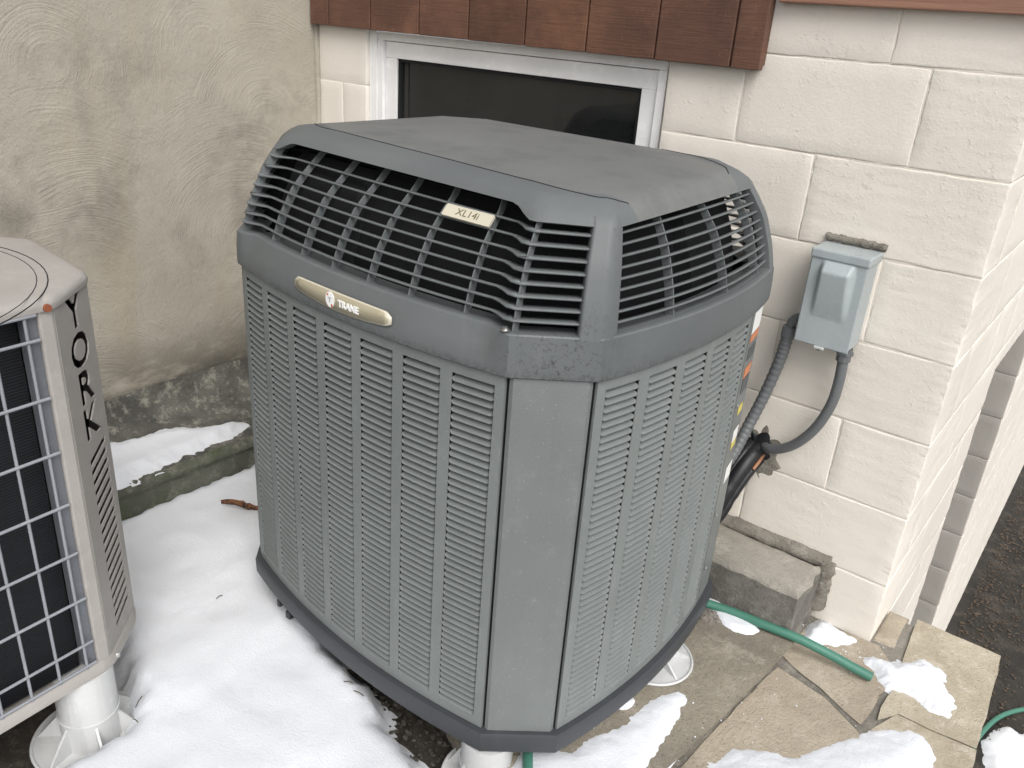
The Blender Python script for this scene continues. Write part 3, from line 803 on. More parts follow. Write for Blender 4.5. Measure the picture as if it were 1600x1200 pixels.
# seam line in the lid: a thin tube in the groove's shadow tone
def lid_z(x, y):
    # height of the lid above plan point via nearest ring interpolation
    d = Vector((x, y))-CEN; best = None
    ang = math.atan2(d.y, d.x)
    prof = []
    for r in R[2:]:
        pts = [(v.x-CEN.x, v.y-CEN.y) for v in r]
        for k in range(len(pts)):
            a, b = pts[k], pts[(k+1) % len(pts)]
            ca = a[0]*d.y-a[1]*d.x; cb = b[0]*d.y-b[1]*d.x
            if ca*cb <= 0 and (a[0]*d.x+a[1]*d.y) > 0:
                t = ca/(ca-cb) if ca != cb else 0; q = Vector((a[0]+(b[0]-a[0])*t, a[1]+(b[1]-a[1])*t)); prof.append((q.length, r[0].z)); break
    L = d.length
    for (l1, z1), (l2, z2) in zip(prof[:-1], prof[1:]):
        if l2 <= L <= l1: return z2+(z1-z2)*(L-l2)/max(1e-6, l1-l2)
    return prof[0][1] if L > prof[0][0] else -.195
sp = smooth_path([(-1.300, -.690, 0), (-1.262, -.722, 0), (-1.20, -.748, 0), (-1.08, -.768, 0), (-.95, -.786, 0), (-.80, -.805, 0), (-.65, -.826, 0), (-.53, -.840, 0), (-.460, -.838, 0), (-.430, -.820, 0), (-.416, -.792, 0)], 10)
seamP = [Vector((p.x, p.y, lid_z(p.x, p.y)+.0002)) for p in sp]
seamP += [Vector((seamP[-1].x+.006*k, seamP[-1].y-.002*k, seamP[-1].z-.007*k)) for k in range(1, 4)]
G().tube(seamP, .0011, 5).out("seam_groove", 'seam', lid)
sp = smooth_path([(-.66, -.245, 0), (-.54, -.285, 0), (-.470, -.335, 0), (-.437, -.375, 0)], 8)
G().tube([Vector((p.x, p.y, lid_z(p.x, p.y)+.0002)) for p in sp], .0011, 5).out("seam_groove", 'seam', lid)
# fan under the lid
fan = G().cyl((CEN.x, CEN.y), .075, -.40, -.30, 24).out("fan_hub", 'fan', unit)
for k in range(4):
    a0 = k*math.pi/2+.3; R2 = []
    for rr in (.07, .16, .25, .32):
        R2.append([(CEN.x+rr*math.cos(a0+t*.55), CEN.y+rr*math.sin(a0+t*.55), -.40+.07*t) for t in (0, .33, .66, 1)])
    solid(G().grid(R2).out("fan_blade", 'fan', unit, True), .003)
g = closed([[Vector((CEN.x+(v.x-CEN.x)*((.87 if v.y > CEN.y else .82) if v.x > CEN.x-.1 else .90), CEN.y+(v.y-CEN.y)*(.80 if v.x > CEN.x-.1 and v.y < CEN.y else .85), z)) for v in ring(z)] for z in (-.462, -.40, -.33, -.28, -.2475)])
g.out("light_block_shroud", 'dark', unit)  # dark wall round the fan, closed up to stop light crossing the grilles

# badges
def badge_pt(x, z, d):       # on the band in front
    # find u on seg 0 for world x
    u = (x-PTS['C'][0])/(PTS['A'][0]-PTS['C'][0]); p, n = segpt(0, u); q = off(p, n, d); return Vector((q.x, q.y, z)), n
X0, X1 = -.975, -.713; zc = -.4455
prof = []
for k in range(25):
    t = k/24; x = X0+(X1-X0)*t; top = .0160*(1-.10*abs(2*t-1)**2); bot = .0170*(1-.55*abs(2*t-1)**2)
    e = min(t, 1-t)*24/1.3; f = 1 if e >= 1 else math.sqrt(max(0, 1-(1-e)**2)); prof.append((x, top*max(f, .45), bot*max(f, .45)))
def plaque(grow, d, mat, name, par):
    g = G(); R2 = []
    cx = (X0+X1)/2
    for s in (0, .5, 1):
        R2.append([badge_pt(cx+(x-cx)*(1+grow*.8), zc-(b+grow*.03)+(tp+b+grow*.06)*s, d)[0] for x, tp, b in prof])
    g.grid(R2); o = g.out(name, mat, par, True); solid(o, .003, -1); return o
bd = plaque(.04, .0108, 'gold_rim', "name_badge", unit); plaque(-.02, .0116, 'gold', "badge_face", bd)
p0, n0_ = badge_pt(-.864, zc, .0122)
n3 = Vector((n0_.x, n0_.y, 0)); x3 = Vector((-n3.y, n3.x, 0)); z3 = Vector((0, 0, 1))
def disc(c, rx, rz, th, n=28): 
    V = []; 
    for d in (0, th): V += [c+x3*rx*math.cos(2*math.pi*k/n)+z3*rz*math.sin(2*math.pi*k/n)+n3*d for k in range(n)]
    return V, [(k, (k+1) % n, n+(k+1) % n, n+k) for k in range(n)]+[tuple(range(n, 2*n))]
G().add(*disc(p0, .0125, .0145, .0012)).out("round_emblem", 'white', bd)
G().add(*disc(p0+n3*.0012+x3*(-.006)+z3*.0085, .0022, .0022, .0006, 10)).out("red_dot", 'red', bd)
G().add(*disc(p0+n3*.0012+x3*(.006)-z3*.0098, .0024, .0026, .0006, 10)).out("red_dot", 'red', bd)
V, Fc = text_mesh("T", .013, .0002, 1.25, .0003)
G().add(frame_pts(V, p0+n3*.0016-z3*.001, x3, z3, n3), Fc).out("emblem_letter", 'box', bd)
V, Fc = text_mesh("TRANE", .0172, .0008, 1.02, .0005)
p1, n1_ = badge_pt(-.813, zc-.001, .0132); n3b = Vector((n1_.x, n1_.y, 0)); x3b = Vector((-n3b.y, n3b.x, 0))
G().add(frame_pts(V, p1, x3b, z3, n3b), Fc).out("badge_lettering", 'white', bd)
# model plate on the grille
pitch = (ZG1-ZG0)/9; zp1 = ZG0+pitch*8+.002; zp0 = ZG0+pitch*7-.001
def gfront(x, z, d):
    P = grille_sets[0][1]; e = min([q for q in P if q[3] == 0], key=lambda q: abs(gp(q, z, 0).x-x)); v = gp(e, z, d); return v, e[1]
R2 = [[gfront(x, z, .004)[0] for x in (-.70, -.665, -.63, -.595)] for z in (zp0, zp1)]
pa, pb, pc, pd = R2[0][0], R2[0][-1], R2[1][-1], R2[1][0]
xx = (pb-pa).normalized(); yy = (pd-pa).normalized(); nn = xx.cross(yy).normalized()
cen = (pa+pb+pc+pd)/4+nn*.003
def plate(w, h, d0, d1):
    V = []
    for d in (d0, d1):
        for k in range(4):
            cx, cy = ((w/2-.003), (h/2-.003)); sx = (1, -1, -1, 1)[k]; sy = (1, 1, -1, -1)[k]
            for t in range(4):
                a = math.radians(90*k+30*t); V.append(cen+xx*(sx*cx+.003*math.cos(a))+yy*(sy*cy+.003*math.sin(a))+nn*d)
    return V, [(k, (k+1) % 16, 16+(k+1) % 16, 16+k) for k in range(16)]+[tuple(range(16, 32)), tuple(range(15, -1, -1))]
mp = G().add(*plate(.108, .0235, -.003, .001)).out("model_plate", 'gold_rim', unit)
V, Fc = text_mesh("XL14i", .0185, .0003, 1.15)
G().add(frame_pts(V, cen+nn*.0012, xx, yy, nn), Fc).out("plate_lettering", 'gold_dark', mp)
# screws on the cap
for (x, y, z) in ((-.489, -.995, -.404), (-.385, -.30, -.404)):
    g = G().cyl((x, y), .0075, z, z+.0015, 16); g.cyl((x, y), .0045, z+.0015, z+.0055, 6); g.out("cap_screw", 'steel', unit)

# ------------------------------------------------------------------ round riser stands
def riser(c, z0, z1, r, fr, label, nrib=6, ang=0., flange=True):
    t = thing("riser_stand", label, "riser", (c[0], c[1], z0), group="white plastic risers under the units")
    o = G().cyl(c, r, z0+.006, z1, 40).out("pipe", 'pvc', t); autosmooth(o, 50)
    g = G().cyl(c, r+.0022, z0+(z1-z0)*.40, z0+(z1-z0)*.40+.004, 40); autosmooth(g.out("seam_ring", 'pvc', t), 50)
    if flange:
        g = G().cyl(c, fr, z0, z0+.006, 44); bevel(g.out("foot_flange", 'pvc', t), .002)
        g = G().tube([(c[0]+fr*math.cos(a), c[1]+fr*math.sin(a), z0+.006) for a in np.linspace(0, 2*math.pi, 45)], .0035, 8, False); autosmooth(g.out("flange_rim", 'pvc', t), 60)
        for k in range(nrib):
            a = ang+2*math.pi*k/nrib; d = Vector((math.cos(a), math.sin(a))); n = Vector((-d.y, d.x))*.0025
            hh = min(.07, z1-z0-.01)
            V = [(c[0]+d.x*rr+n.x*s, c[1]+d.y*rr+n.y*s, z) for s in (-1, 1) for rr, z in ((r-.002, z0+.006), (fr-.006, z0+.006), (r-.002, z0+hh))]
            G().add(V, [(0, 1, 2), (5, 4, 3), (0, 3, 4, 1), (1, 4, 5, 2), (2, 5, 3, 0)]).out("gusset", 'pvc', t)
    return t
riser((-.492, -.955), -1.405, -1.284, .053, .09, "white plastic riser under the front corner of the grey unit", ang=.2)
riser((-.374, -.486), -1.328, -1.284, .045, .094, "white round riser foot on the concrete slab under the right side of the grey unit", ang=-.35)
riser((-1.178, -1.425), -1.405, -1.216, .057, .115, "white plastic riser holding up the beige unit on the left", ang=2.9)

# ------------------------------------------------------------------ beige unit on the left
yk = thing("beige_condenser_unit", "beige condenser with a grey wire guard over a dark coil at the left edge", "air conditioner", (-1.3, -1.7, -1.21))
P0 = Vector((-1.133, -1.384)); P1 = Vector((-1.233, -1.277)); FD = Vector((.068, -.998)).normalized(); LY = 1.0
P5 = P0+FD*LY; P2 = Vector((-1.50, -1.250)); P3 = Vector((-1.60, -1.32)); P4 = P3+FD*1.05
YB, YT = -1.205, -.452
fp = [P0, P1, P2, P3, P4, P5]
fc = sum(fp, Vector((0, 0)))/6
def yring(z, d):
    n = 6; out = []
    for i in range(6):
        a, b, c = fp[i-1], fp[i], fp[(i+1) % 6]
        e1 = (b-a).normalized(); e2 = (c-b).normalized(); n1 = Vector((-e1.y, e1.x))*-1; n2 = Vector((-e2.y, e2.x))*-1
        if n1.dot(a-fc) < 0: n1 = -n1
        if n2.dot(b-fc) < 0: n2 = -n2
        m_ = (n1+n2); m_ = m_/(m_.length**2)*2
        q = b+m_*d
        # round the corner with three points
        for t in (-1, 0, 1):
            rr = .018; p = b+m_*d*1.0
            if t == -1: p = q-e1*rr
            elif t == 1: p = q+e2*rr
            else: p = q-(e1-e2)*rr*.28
            out.append(Vector((p.x, p.y, z)))
    return out
Rr = [yring(YT-.002, -.004), yring(YT, .0045), yring(YT+.008, .0058), yring(YT+.014, .0045), yring(YT+.0195, -.002), yring(YT+.0225, -.012), yring(YT+.0235, -.05)]
g = closed(Rr); n_ = len(yring(0, 0)); g.F.append(tuple(range(len(g.V)-n_-1, len(g.V)-1)))
cov = autosmooth(g.out("top_cover", 'york', yk), 60)
for rr, w in ((.385, .0010), (.368, .0007)):
    ccx, ccy = -1.375, -1.70
    G().tube([(ccx+rr*math.cos(a), ccy+rr*math.sin(a), YT+.0237) for a in np.linspace(0, 2*math.pi, 73)], w, 6, False).out("fan_ring_mark", 'seam', cov)
# base pan lip
g = closed([yring(YB-.012, -.002), yring(YB-.010, .004), yring(YB+.016, .004), yring(YB+.020, -.002)])
g.F.append(tuple(range(n_))); autosmooth(g.out("base_pan", 'york', yk), 60)
# sides
def yquad(a, b, z0, z1, d, name, mat, th=.0015, nrm=None, par=None):
    e = (b-a).normalized(); n = Vector((-e.y, e.x)); 
    if n.dot(a-fc) < 0: n = -n
    V = [(*(a+n*d), z0), (*(b+n*d), z0), (*(b+n*d), z1), (*(a+n*d), z1)]
    V2 = [(*(a+n*(d-th)), z0), (*(b+n*(d-th)), z0), (*(b+n*(d-th)), z1), (*(a+n*(d-th)), z1)]
    return mk(name, V+V2, [(0, 1, 2, 3), (7, 6, 5, 4), (0, 4, 5, 1), (1, 5, 6, 2), (2, 6, 7, 3), (3, 7, 4, 0)], mat, par or yk)
yquad(P1, P2, YB, YT, -.002, "side_panel", 'york'); yquad(P3, P4, YB, YT, -.002, "rear_panel", 'york'); yquad(P2, P3, YB, YT, -.002, "corner_panel", 'york'); yquad(P4, P5, YB, YT, -.002, "side_panel", 'york')
yquad(P0+FD*.0435, P5, YB, YT, -.040, "coil", 'coil')
for rr in (yquad(P0, P0+FD*.026, YB, YT, .001, "front_post", 'york', .03), ):
    bevel(rr, .004)
yquad(P0+FD*.0265, P0+FD*.043, YB+.012, YT-.006, -.006, "galvanised_strip", 'galv', .03)
# wire guard
wires = None
FN = Vector((-FD.y, FD.x)); FN = FN if FN.dot(P0-fc) > 0 else -FN
hz = [-.451-.004, -.498, -.604, -.709, -.816, -.921, -1.025, -1.128, -1.180]
for k, z in enumerate(hz):
    a = P0+FD*.030; b = P5
    g = G().tube([(*(a+FN*.003), z), (*(b+FN*.003), z)], .0030, 8)
    o = autosmooth(g.out("wire_guard" if wires is None else "guard_wire", 'wire', yk if wires is None else wires), 60)
    if wires is None: wires = o
yy0 = -1.432
k = 0
while True:
    s = (P0.y-yy0)/.998+.0535*k
    if s > LY-.01: break
    p = P0+FD*s
    autosmooth(G().tube([(*(p+FN*.0005), YB+.016), (*(p+FN*.0005), YT-.004)], .0030, 8).out("guard_wire", 'wire', wires), 60); k += 1
# lettered and slotted corner panel (real openings, cut with a boolean)
CD = (P1-P0); CL = CD.length; CD = CD/CL; CNv = Vector((-CD.y, CD.x)); CNv = CNv if CNv.dot(P0-fc) > 0 else -CNv
def cpt(s, z, d): q = P0+CD*s+CNv*d; return Vector((q.x, q.y, z))
panel = mk("letter_panel", [cpt(s, z, d) for d in (0, -.003) for s, z in ((0.002, YB), (CL-.001, YB), (CL-.001, YT), (0.002, YT))], [(0, 1, 2, 3), (7, 6, 5, 4), (0, 4, 5, 1), (1, 5, 6, 2), (2, 6, 7, 3), (3, 7, 4, 0)], 'york_dark', yk)
cut = bmesh.new()
def add_to(bm, V, Fc):
    vs = [bm.verts.new(v) for v in V]
    for f in Fc:
        try: bm.faces.new([vs[i] for i in f])
        except ValueError: pass
orgy = ORG[yk.name]
for ch, zc_ in zip("YORK", (-.487, -.560, -.632, -.703)):
    V, Fc = text_mesh(ch, .086, .02, 1.12, .0030)
    o3 = cpt(CL*.54, zc_, 0); xv = Vector((CD.x, CD.y, 0)); nv = Vector((CNv.x, CNv.y, 0))
    add_to(cut, [v-orgy for v in frame_pts(V, o3, xv, Vector((0, 0, 1)), nv)], Fc)
bmesh.ops.remove_doubles(cut, verts=cut.verts[:], dist=1e-5)
nsl = 18
for k in range(nsl):
    z = -.752-.0222*k; s0, s1 = CL*.33, CL*.86; dz = .017; h = .0132
    c4 = [(s0, z-dz), (s0, z-dz-h), (s1, z-h), (s1, z)]
    V = [cpt(s, zz, d)-orgy for d in (.02, -.02) for s, zz in c4]
    add_to(cut, V, [(0, 1, 2, 3), (7, 6, 5, 4), (0, 4, 5, 1), (1, 5, 6, 2), (2, 6, 7, 3), (3, 7, 4, 0)])
bmesh.ops.recalc_face_normals(cut, faces=cut.faces[:])
cm = bpy.data.meshes.new("cutter"); cut.to_mesh(cm); cut.free(); co = bpy.data.objects.new("cutter", cm); COL.objects.link(co)
md = panel.modifiers.new("cut", 'BOOLEAN'); md.object = co; md.operation = 'DIFFERENCE'; md.solver = 'EXACT'; md.use_self = True
co.parent = yk
dg = bpy.context.evaluated_depsgraph_get(); nm_ = bpy.data.meshes.new_from_object(panel.evaluated_get(dg))
panel.modifiers.clear(); panel.data = nm_; bpy.data.objects.remove(co); bpy.data.meshes.remove(cm)
mk("inner_liner", [cpt(s, z, -.035) for s, z in ((-.0, YB), (CL, YB), (CL, YT), (0, YT))], [(0, 1, 2, 3)], 'dark', yk)
o = G().tube([(P0.x+FN.x*.004+FD.x*.012, P0.y+FN.y*.004+FD.y*.012, YT+.006), (P0.x+FN.x*.010+FD.x*.012, P0.y+FN.y*.010+FD.y*.012, YT+.006)], .0066, 14).out("rusty_screw", 'rust', yk)
o['label'] = "rusty orange screw head"
a = P0+CD*.02; G().tube([(a.x+CNv.x*.003, a.y+CNv.y*.003, YB-.0), (a.x+CNv.x*.008, a.y+CNv.y*.008, YB)], .006, 10).out("pan_screw", 'steel', yk)

# ------------------------------------------------------------------ disconnect box and lines
bx = thing("disconnect_box", "blue-grey electrical disconnect box with raised cover mounted on the cream wall", "electrical box", (-.27, 0, -.5))
BX0, BX1, BZ0, BZ1, BY = -.330, -.205, -.608, -.385, -.088
o = G().box((BX0+.003, BY+.004, BZ0+.002), (BX1-.003, -.001, BZ1-.002)).out("box_body", 'box', bx); bevel(o, .003)
# cover with a pressed bulge
g = G(); nx, nz = 40, 60; rows = []
for iz in range(nz+1):
    z = BZ0+(BZ1-.018-BZ0)*iz/nz; row = []
    for ix in range(nx+1):
        x = BX0+(BX1-BX0)*ix/nx; tz = (z-BZ0)/(BZ1-BZ0); tx = (x-BX0)/(BX1-BX0)
        # bulge: narrow and proud at the bottom-left, sloping back towards the top
        zz = (tz-.36)/(.88-.36); 
        hw = .335-.03*min(1, max(0, zz)); hgt = 0
        ex = (hw-abs(tx-.50))/.08; e0 = (tz-.30)/.50; e1 = (.90-tz)/.11
        e = max(0, min(ex, 1))*max(0, min(e0, e1, 1)); e = e*(1.35-.35*e)
        row.append((x, BY-.002-.021*e, z))
    rows.append(row)
rows = rows
o = G().grid(rows).out("cover", 'box', bx, True); solid(o, .0016)
g = G().box((BX0-.003, BY-.006, BZ1-.022), (BX1+.003, 0, BZ1+.0)); o = g.out("rain_hood", 'box', bx); bevel(o, .004)
o = G().box((BX0+.048, BY-.006, BZ0-.006), (BX0+.072, BY+.004, BZ0+.001)).out("hasp", 'lock', bx); bevel(o, .002)
G().cyl((BX0+.060, BY-.002), .004, BZ0-.0075, BZ0-.0055, 10).out("hasp_hole", 'seam', bx)
o = lumps("old_mortar_patch", wob([(BX0-.004+.0065*i, -.001, BZ1+.010) for i in range(22)], .005, 9), .009, 'mortar', bx, 5)
o['label'] = "crusty grey mortar line above the box"

cd = thing("smooth_conduit", "smooth grey conduit curving from the bottom of the box down to the wall hole", "conduit", (-.225, -.04, -.61))
autosmooth(G().cyl((-.222, -.045), .017, -.640, -.609, 10).out("connector", 'conduit', cd), 30)
autosmooth(G().cyl((-.222, -.045), .020, -.624, -.616, 6).out("locknut", 'conduit', cd), 30)
autosmooth(G().tube(smooth_path([(-.222, -.045, -.63), (-.219, -.045, -.69), (-.224, -.043, -.755), (-.246, -.04, -.825), (-.283, -.034, -.885), (-.325, -.026, -.922), (-.362, -.012, -.938), (-.388, .03, -.945)], 8), .0125, 14).out("conduit_tube", 'conduit', cd), 60)
cr = thing("ribbed_conduit", "ribbed grey flexible conduit from the left side of the box to the unit", "conduit", (-.34, -.05, -.6))
autosmooth(G().tube(smooth_path([(-.325, -.05, -.566), (-.342, -.05, -.566), (-.354, -.05, -.578), (-.357, -.05, -.600)], 6), .0115, 12).out("elbow", 'conduit', cr), 60)
autosmooth(G().tube([(-.357, -.05, -.592), (-.3585, -.05, -.618)], .0165, 12).out("connector", 'conduit', cr), 30)
pp = smooth_path([(-.358, -.05, -.61), (-.364, -.052, -.68), (-.380, -.06, -.775), (-.396, -.085, -.86), (-.405, -.13, -.93), (-.42, -.19, -.985)], 24)
autosmooth(G().tube(pp, .0145, 12, rf=lambda i: .0136+.0011*(i % 4 < 2)).out("conduit_tube", 'conduit', cr), 60)
lsn = thing("insulated_refrigerant_lines", "black foam-wrapped refrigerant lines running from the wall hole to the unit", "pipes", (-.39, -.02, -.95))
for k, (dx, dz, r) in enumerate(((0, 0, .022), (.012, -.024, .014), (-.016, .012, .012))):
    pth = smooth_path([(-.388+dx, .05, -.950+dz), (-.389+dx, -.01, -.958+dz), (-.396+dx, -.055, -.985+dz), (-.410+dx, -.095, -1.04+dz), (-.425+dx, -.13, -1.10+dz), (-.45, -.18, -1.15)], 8)
    autosmooth(G().tube(pth, r, 12, rf=lambda i, r=r: r*(1+.10*noise.noise((i*.5, k, 3)))).out("insulated_line", 'tape', lsn), 60)
autosmooth(G().tube(smooth_path([(-.370, .02, -.958), (-.367, -.03, -.972), (-.372, -.052, -.990)], 6), .0048, 8).out("copper_end", M("bare copper wire", (.30, .15, .08), .6, .2).m, lsn), 60)
# ragged hole: blackened broken crust round the opening, set into the wall
hole = thing("wall_hole", "ragged black-rimmed hole where lines enter the cream wall", "hole", (-.385, -.004, -.955))
def blob(cx, cz, rx, rz, y0, name, mat, par, sd, amp=.25, dome=.006):
    V = [(cx, y0-dome, cz)]; N = 40
    for rr in (.6, .85, 1):
        for k in range(N):
            a = 2*math.pi*k/N; f = rr*(1+amp*noise.noise((math.cos(a)*2.5, math.sin(a)*2.5, sd))*2*(rr > .7))
            V.append((cx+rx*f*math.cos(a), y0-dome*(1-rr**2)+.0015*noise.noise((k*.7, rr*9, sd)), cz+rz*f*math.sin(a)))
    Fc = [(0, 1+(k+1) % N, 1+k) for k in range(N)]
    for r in range(2): Fc += [(1+r*N+k, 1+r*N+(k+1) % N, 1+(r+1)*N+(k+1) % N, 1+(r+1)*N+k) for k in range(N)]
    o = mk(name, V, Fc, mat, par); autosmooth(o, 60); return o
blob(-.378, -.962, .052, .066, .0005, "broken_plaster_rim", 'mortar', hole, 1, .35, .004)
blob(-.388, -.948, .038, .042, -.002, "black_sealant", 'tape', hole, 2, .3, .008)

# hoses
h1 = thing("garden_hose", "thick green hose end lying across the concrete slab and tan flagstones", "hose", (-.15, -.19, -1.32))
hp = smooth_path([(-.75, -.40, -1.318), (-.55, -.285, -1.318), (-.385, -.228, -1.318), (-.290, -.205, -1.318), (-.206, -.198, -1.316), (-.128, -.186, -1.318), (-.060, -.170, -1.332), (0.0, -.158, -1.346), (.046, -.150, -1.355)], 8)
autosmooth(G().tube(hp, .0118, 14).out("hose_tube", 'hose', h1), 60)
h2 = thing("coiled_hose", "green hose curving over the dark driveway at the lower right corner", "hose", (.4, 2.3, LOW))
hp = smooth_path([(1.6, 3.1, LOW+.02), (.9, 2.92, LOW+.02), (.62, 2.80, LOW+.02), (.498, 2.69, LOW+.02), (.405, 2.53, LOW+.02), (.352, 2.32, LOW+.02), (.338, 2.13, LOW+.02), (.352, 1.95, LOW+.02), (.42, 1.6, LOW+.02), (.6, 1.2, LOW+.02)], 8)
autosmooth(G().tube(hp, .0125, 12).out("hose_tube", 'hose', h2), 60)
h3 = thing("drain_hose", "short piece of dark green hose under the front corner of the grey unit", "hose", (-.39, -.93, -1.31))
autosmooth(G().tube([(-.455, -.86, -1.322), (-.413, -.922, -1.322), (-.365, -.985, -1.322), (-.33, -1.10, -1.322)], .0105, 12).out("hose_tube", 'hose', h3), 60)

# ------------------------------------------------------------------ snow
def snow(name, poly, z0, H, w, label=None, ex=1.35, res=.012, amp=.3, seed=0, kind=None, edge=.012, base=None, und=.006, parent=None, group=None):
    P = np.array(poly, float); lo = P.min(0)-.03; hi = P.max(0)+.03
    nx = int((hi[0]-lo[0])/res)+2; ny = int((hi[1]-lo[1])/res)+2
    X = np.linspace(lo[0], hi[0], nx); Yy = np.linspace(lo[1], hi[1], ny)
    gx, gy = np.meshgrid(X, Yy)
    ins = np.zeros(gx.shape, bool); dist = np.full(gx.shape, 1e9)
    n = len(P)
    for i in range(n):
        a = P[i]; b = P[(i+1) % n]
        c = ((a[1] > gy) != (b[1] > gy)); 
        with np.errstate(divide='ignore', invalid='ignore'):
            xi = (b[0]-a[0])*(gy-a[1])/(b[1]-a[1]+1e-12)+a[0]
        ins ^= c & (gx < xi)
        d = b-a; t = np.clip(((gx-a[0])*d[0]+(gy-a[1])*d[1])/(d@d), 0, 1)
        dist = np.minimum(dist, np.hypot(gx-a[0]-t*d[0], gy-a[1]-t*d[1]))
    sd = np.where(ins, dist, -dist)
    for _ in range(max(3, int((.016/res)**2))):      # soften the ridges of the distance field
        q = np.pad(sd, 1, mode='edge'); sd = (q[:-2, 1:-1]+q[2:, 1:-1]+q[1:-1, :-2]+q[1:-1, 2:]+4*q[1:-1, 1:-1])/8
    V = []; idx = -np.ones(gx.shape, int)
    for j in range(ny):
        for i in range(nx):
            x, y = gx[j, i], gy[j, i]
            s = sd[j, i]+edge*noise.noise((x*22, y*22, seed))+min(edge, .010)*.8*noise.noise((x*60, y*60, seed+5))+min(edge, .010)*.4*noise.noise((x*150, y*150, seed+6))
            if s < -.03: continue
            t = max(0, min(1, s/w)); hgt = H*(1-(1-t)**ex) if s > 0 else s*.5
            hgt += t*(und*noise.noise((x*5, y*5, seed+1))+und*.3*noise.noise((x*13, y*13, seed+2))+und*.08*noise.noise((x*45, y*45, seed)))
            bz = base(x, y) if base else z0
            idx[j, i] = len(V); V.append((x, y, bz+hgt))
    Fc = [(idx[j, i], idx[j, i+1], idx[j+1, i+1], idx[j+1, i]) for j in range(ny-1) for i in range(nx-1) if min(idx[j, i], idx[j, i+1], idx[j+1, i+1], idx[j+1, i]) >= 0]
    Fc = [tuple(int(q) for q in f) for f in Fc]
    o = mk(name, V, Fc, 'snow', parent, True)
    if label: tag(o, label, "snow" if kind is None else None, group)
    if kind: o['kind'] = kind
    return o
snow("snow", [(-1.83, -.02), (-1.35, -.02), (-1.24, -.30), (-1.18, -.70), (-1.12, -.84), (-1.05, -.900), (-.98, -.935), (-.89, -.955), (-.815, -.955), (-.765, -.975), (-.725, -1.015), (-.67, -1.015), (-.60, -1.035), (-.51, -1.07), (-.36, -1.12), (-.30, -1.25), (-.32, -2.6), (-1.0, -2.6), (-1.04, -1.75), (-1.12, -1.62), (-1.13, -1.54), (-1.118, -1.475), (-1.115, -1.40), (-1.17, -1.355), (-1.30, -1.30), (-1.83, -1.25)], -1.415, .083, .07,
     "smooth white snow covering the ground between the two units", res=.0135, kind='stuff', ex=2.2, seed=1, edge=.012, und=.011)
snow("snow_patch", [(-.43, -.90), (-.37, -.83), (-.335, -.75), (-.322, -.64), (-.30, -.555), (-.275, -.528), (-.25, -.54), (-.228, -.60), (-.222, -.68), (-.215, -.80), (-.26, -1.1), (-.40, -1.1)], -1.332, .010, .045, "snow strip on the concrete slab below the right louver panel", res=.006, seed=2, edge=.010, und=.004, group="melting snow patches")
snow("snow_patch", [(-.16, -.70), (-.115, -.56), (-.06, -.525), (-.01, -.50), (.03, -.43), (.066, -.365), (.10, -.305), (.133, -.268), (.16, -.240), (.195, -.245), (.222, -.275), (.240, -.36), (.24, -1.2), (-.22, -1.2)], FL, .015, .08, "wide sheet of snow over the lower flagstones at the bottom edge", res=.007, seed=3, edge=.012, und=.005, group="melting snow patches")
snow("snow_patch", [(-.016, -.080), (.027, -.046), (.066, -.050), (.095, -.010), (.117, .026), (.15, .018), (.173, .030), (.198, -.01), (.190, -.045), (.222, -.07), (.238, -.105), (.225, -.150), (.195, -.155), (.158, -.147), (.12, -.138), (.088, -.155), (.055, -.130), (.030, -.100)], FL, .016, .034, "lumpy snow heap in the middle of the pale flagstone", res=.005, seed=4, edge=.010, und=.004, group="melting snow patches")
snow("snow_patch", [(-.119, -.138), (-.140, -.09), (-.143, -.04), (-.124, -.006), (-.09, -.008), (-.052, -.018), (-.015, -.012), (-.035, -.048), (-.060, -.07), (-.084, -.095)], FL, .022, .03, "small snow mound in the corner beside the concrete step", res=.005, seed=5, edge=.008, und=.005, group="melting snow patches")
snow("snow_patch", [(-.42, -.19), (-.382, -.172), (-.326, -.175), (-.262, -.186), (-.222, -.196), (-.212, -.214), (-.232, -.252), (-.285, -.262), (-.33, -.242), (-.37, -.215)], -1.332, .011, .018, "thin snow streak behind the green hose by the step", res=.005, seed=6, edge=.006, und=.003, group="melting snow patches")
snow("snow_patch", [(-.368, -.665), (-.352, -.618), (-.328, -.628), (-.328, -.662), (-.346, -.69)], -1.332, .018, .02, "tiny round snow lump under the edge of the grey unit", res=.004, seed=7, edge=.002, und=.002, group="melting snow patches")
snow("snow_patch", [(.42, 2.04), (.365, 2.30), (.40, 2.44), (.455, 2.53), (.52, 2.50), (.56, 2.56), (.72, 2.50), (.9, 2.1), (.7, 1.7), (.44, 1.75)], LOW, .03, .06, "snow patch on the dark driveway beside the coiled hose", res=.013, seed=8, edge=.014, und=.008, group="melting snow patches")
def ledge(x, y):
    t = min(1, max(0, (x-(SX+.03))/.17)); return -1.19-.054*(t**.6)
snow("snow_patch", [(-1.835, -1.6), (-1.83, -1.10), (-1.838, -.92), (-1.85, -.72), (-1.86, -.60), (-1.885, -.53), (-1.925, -.56), (-1.945, -.66), (-1.985, -.72), (-2.0, -.84), (-2.02, -.95), (-2.03, -1.10), (-2.04, -1.6)], 0, .022, .035, "long band of snow lying on the dark footing ledge", res=.009, seed=9, edge=.012, und=.004, base=ledge, group="melting snow patches")

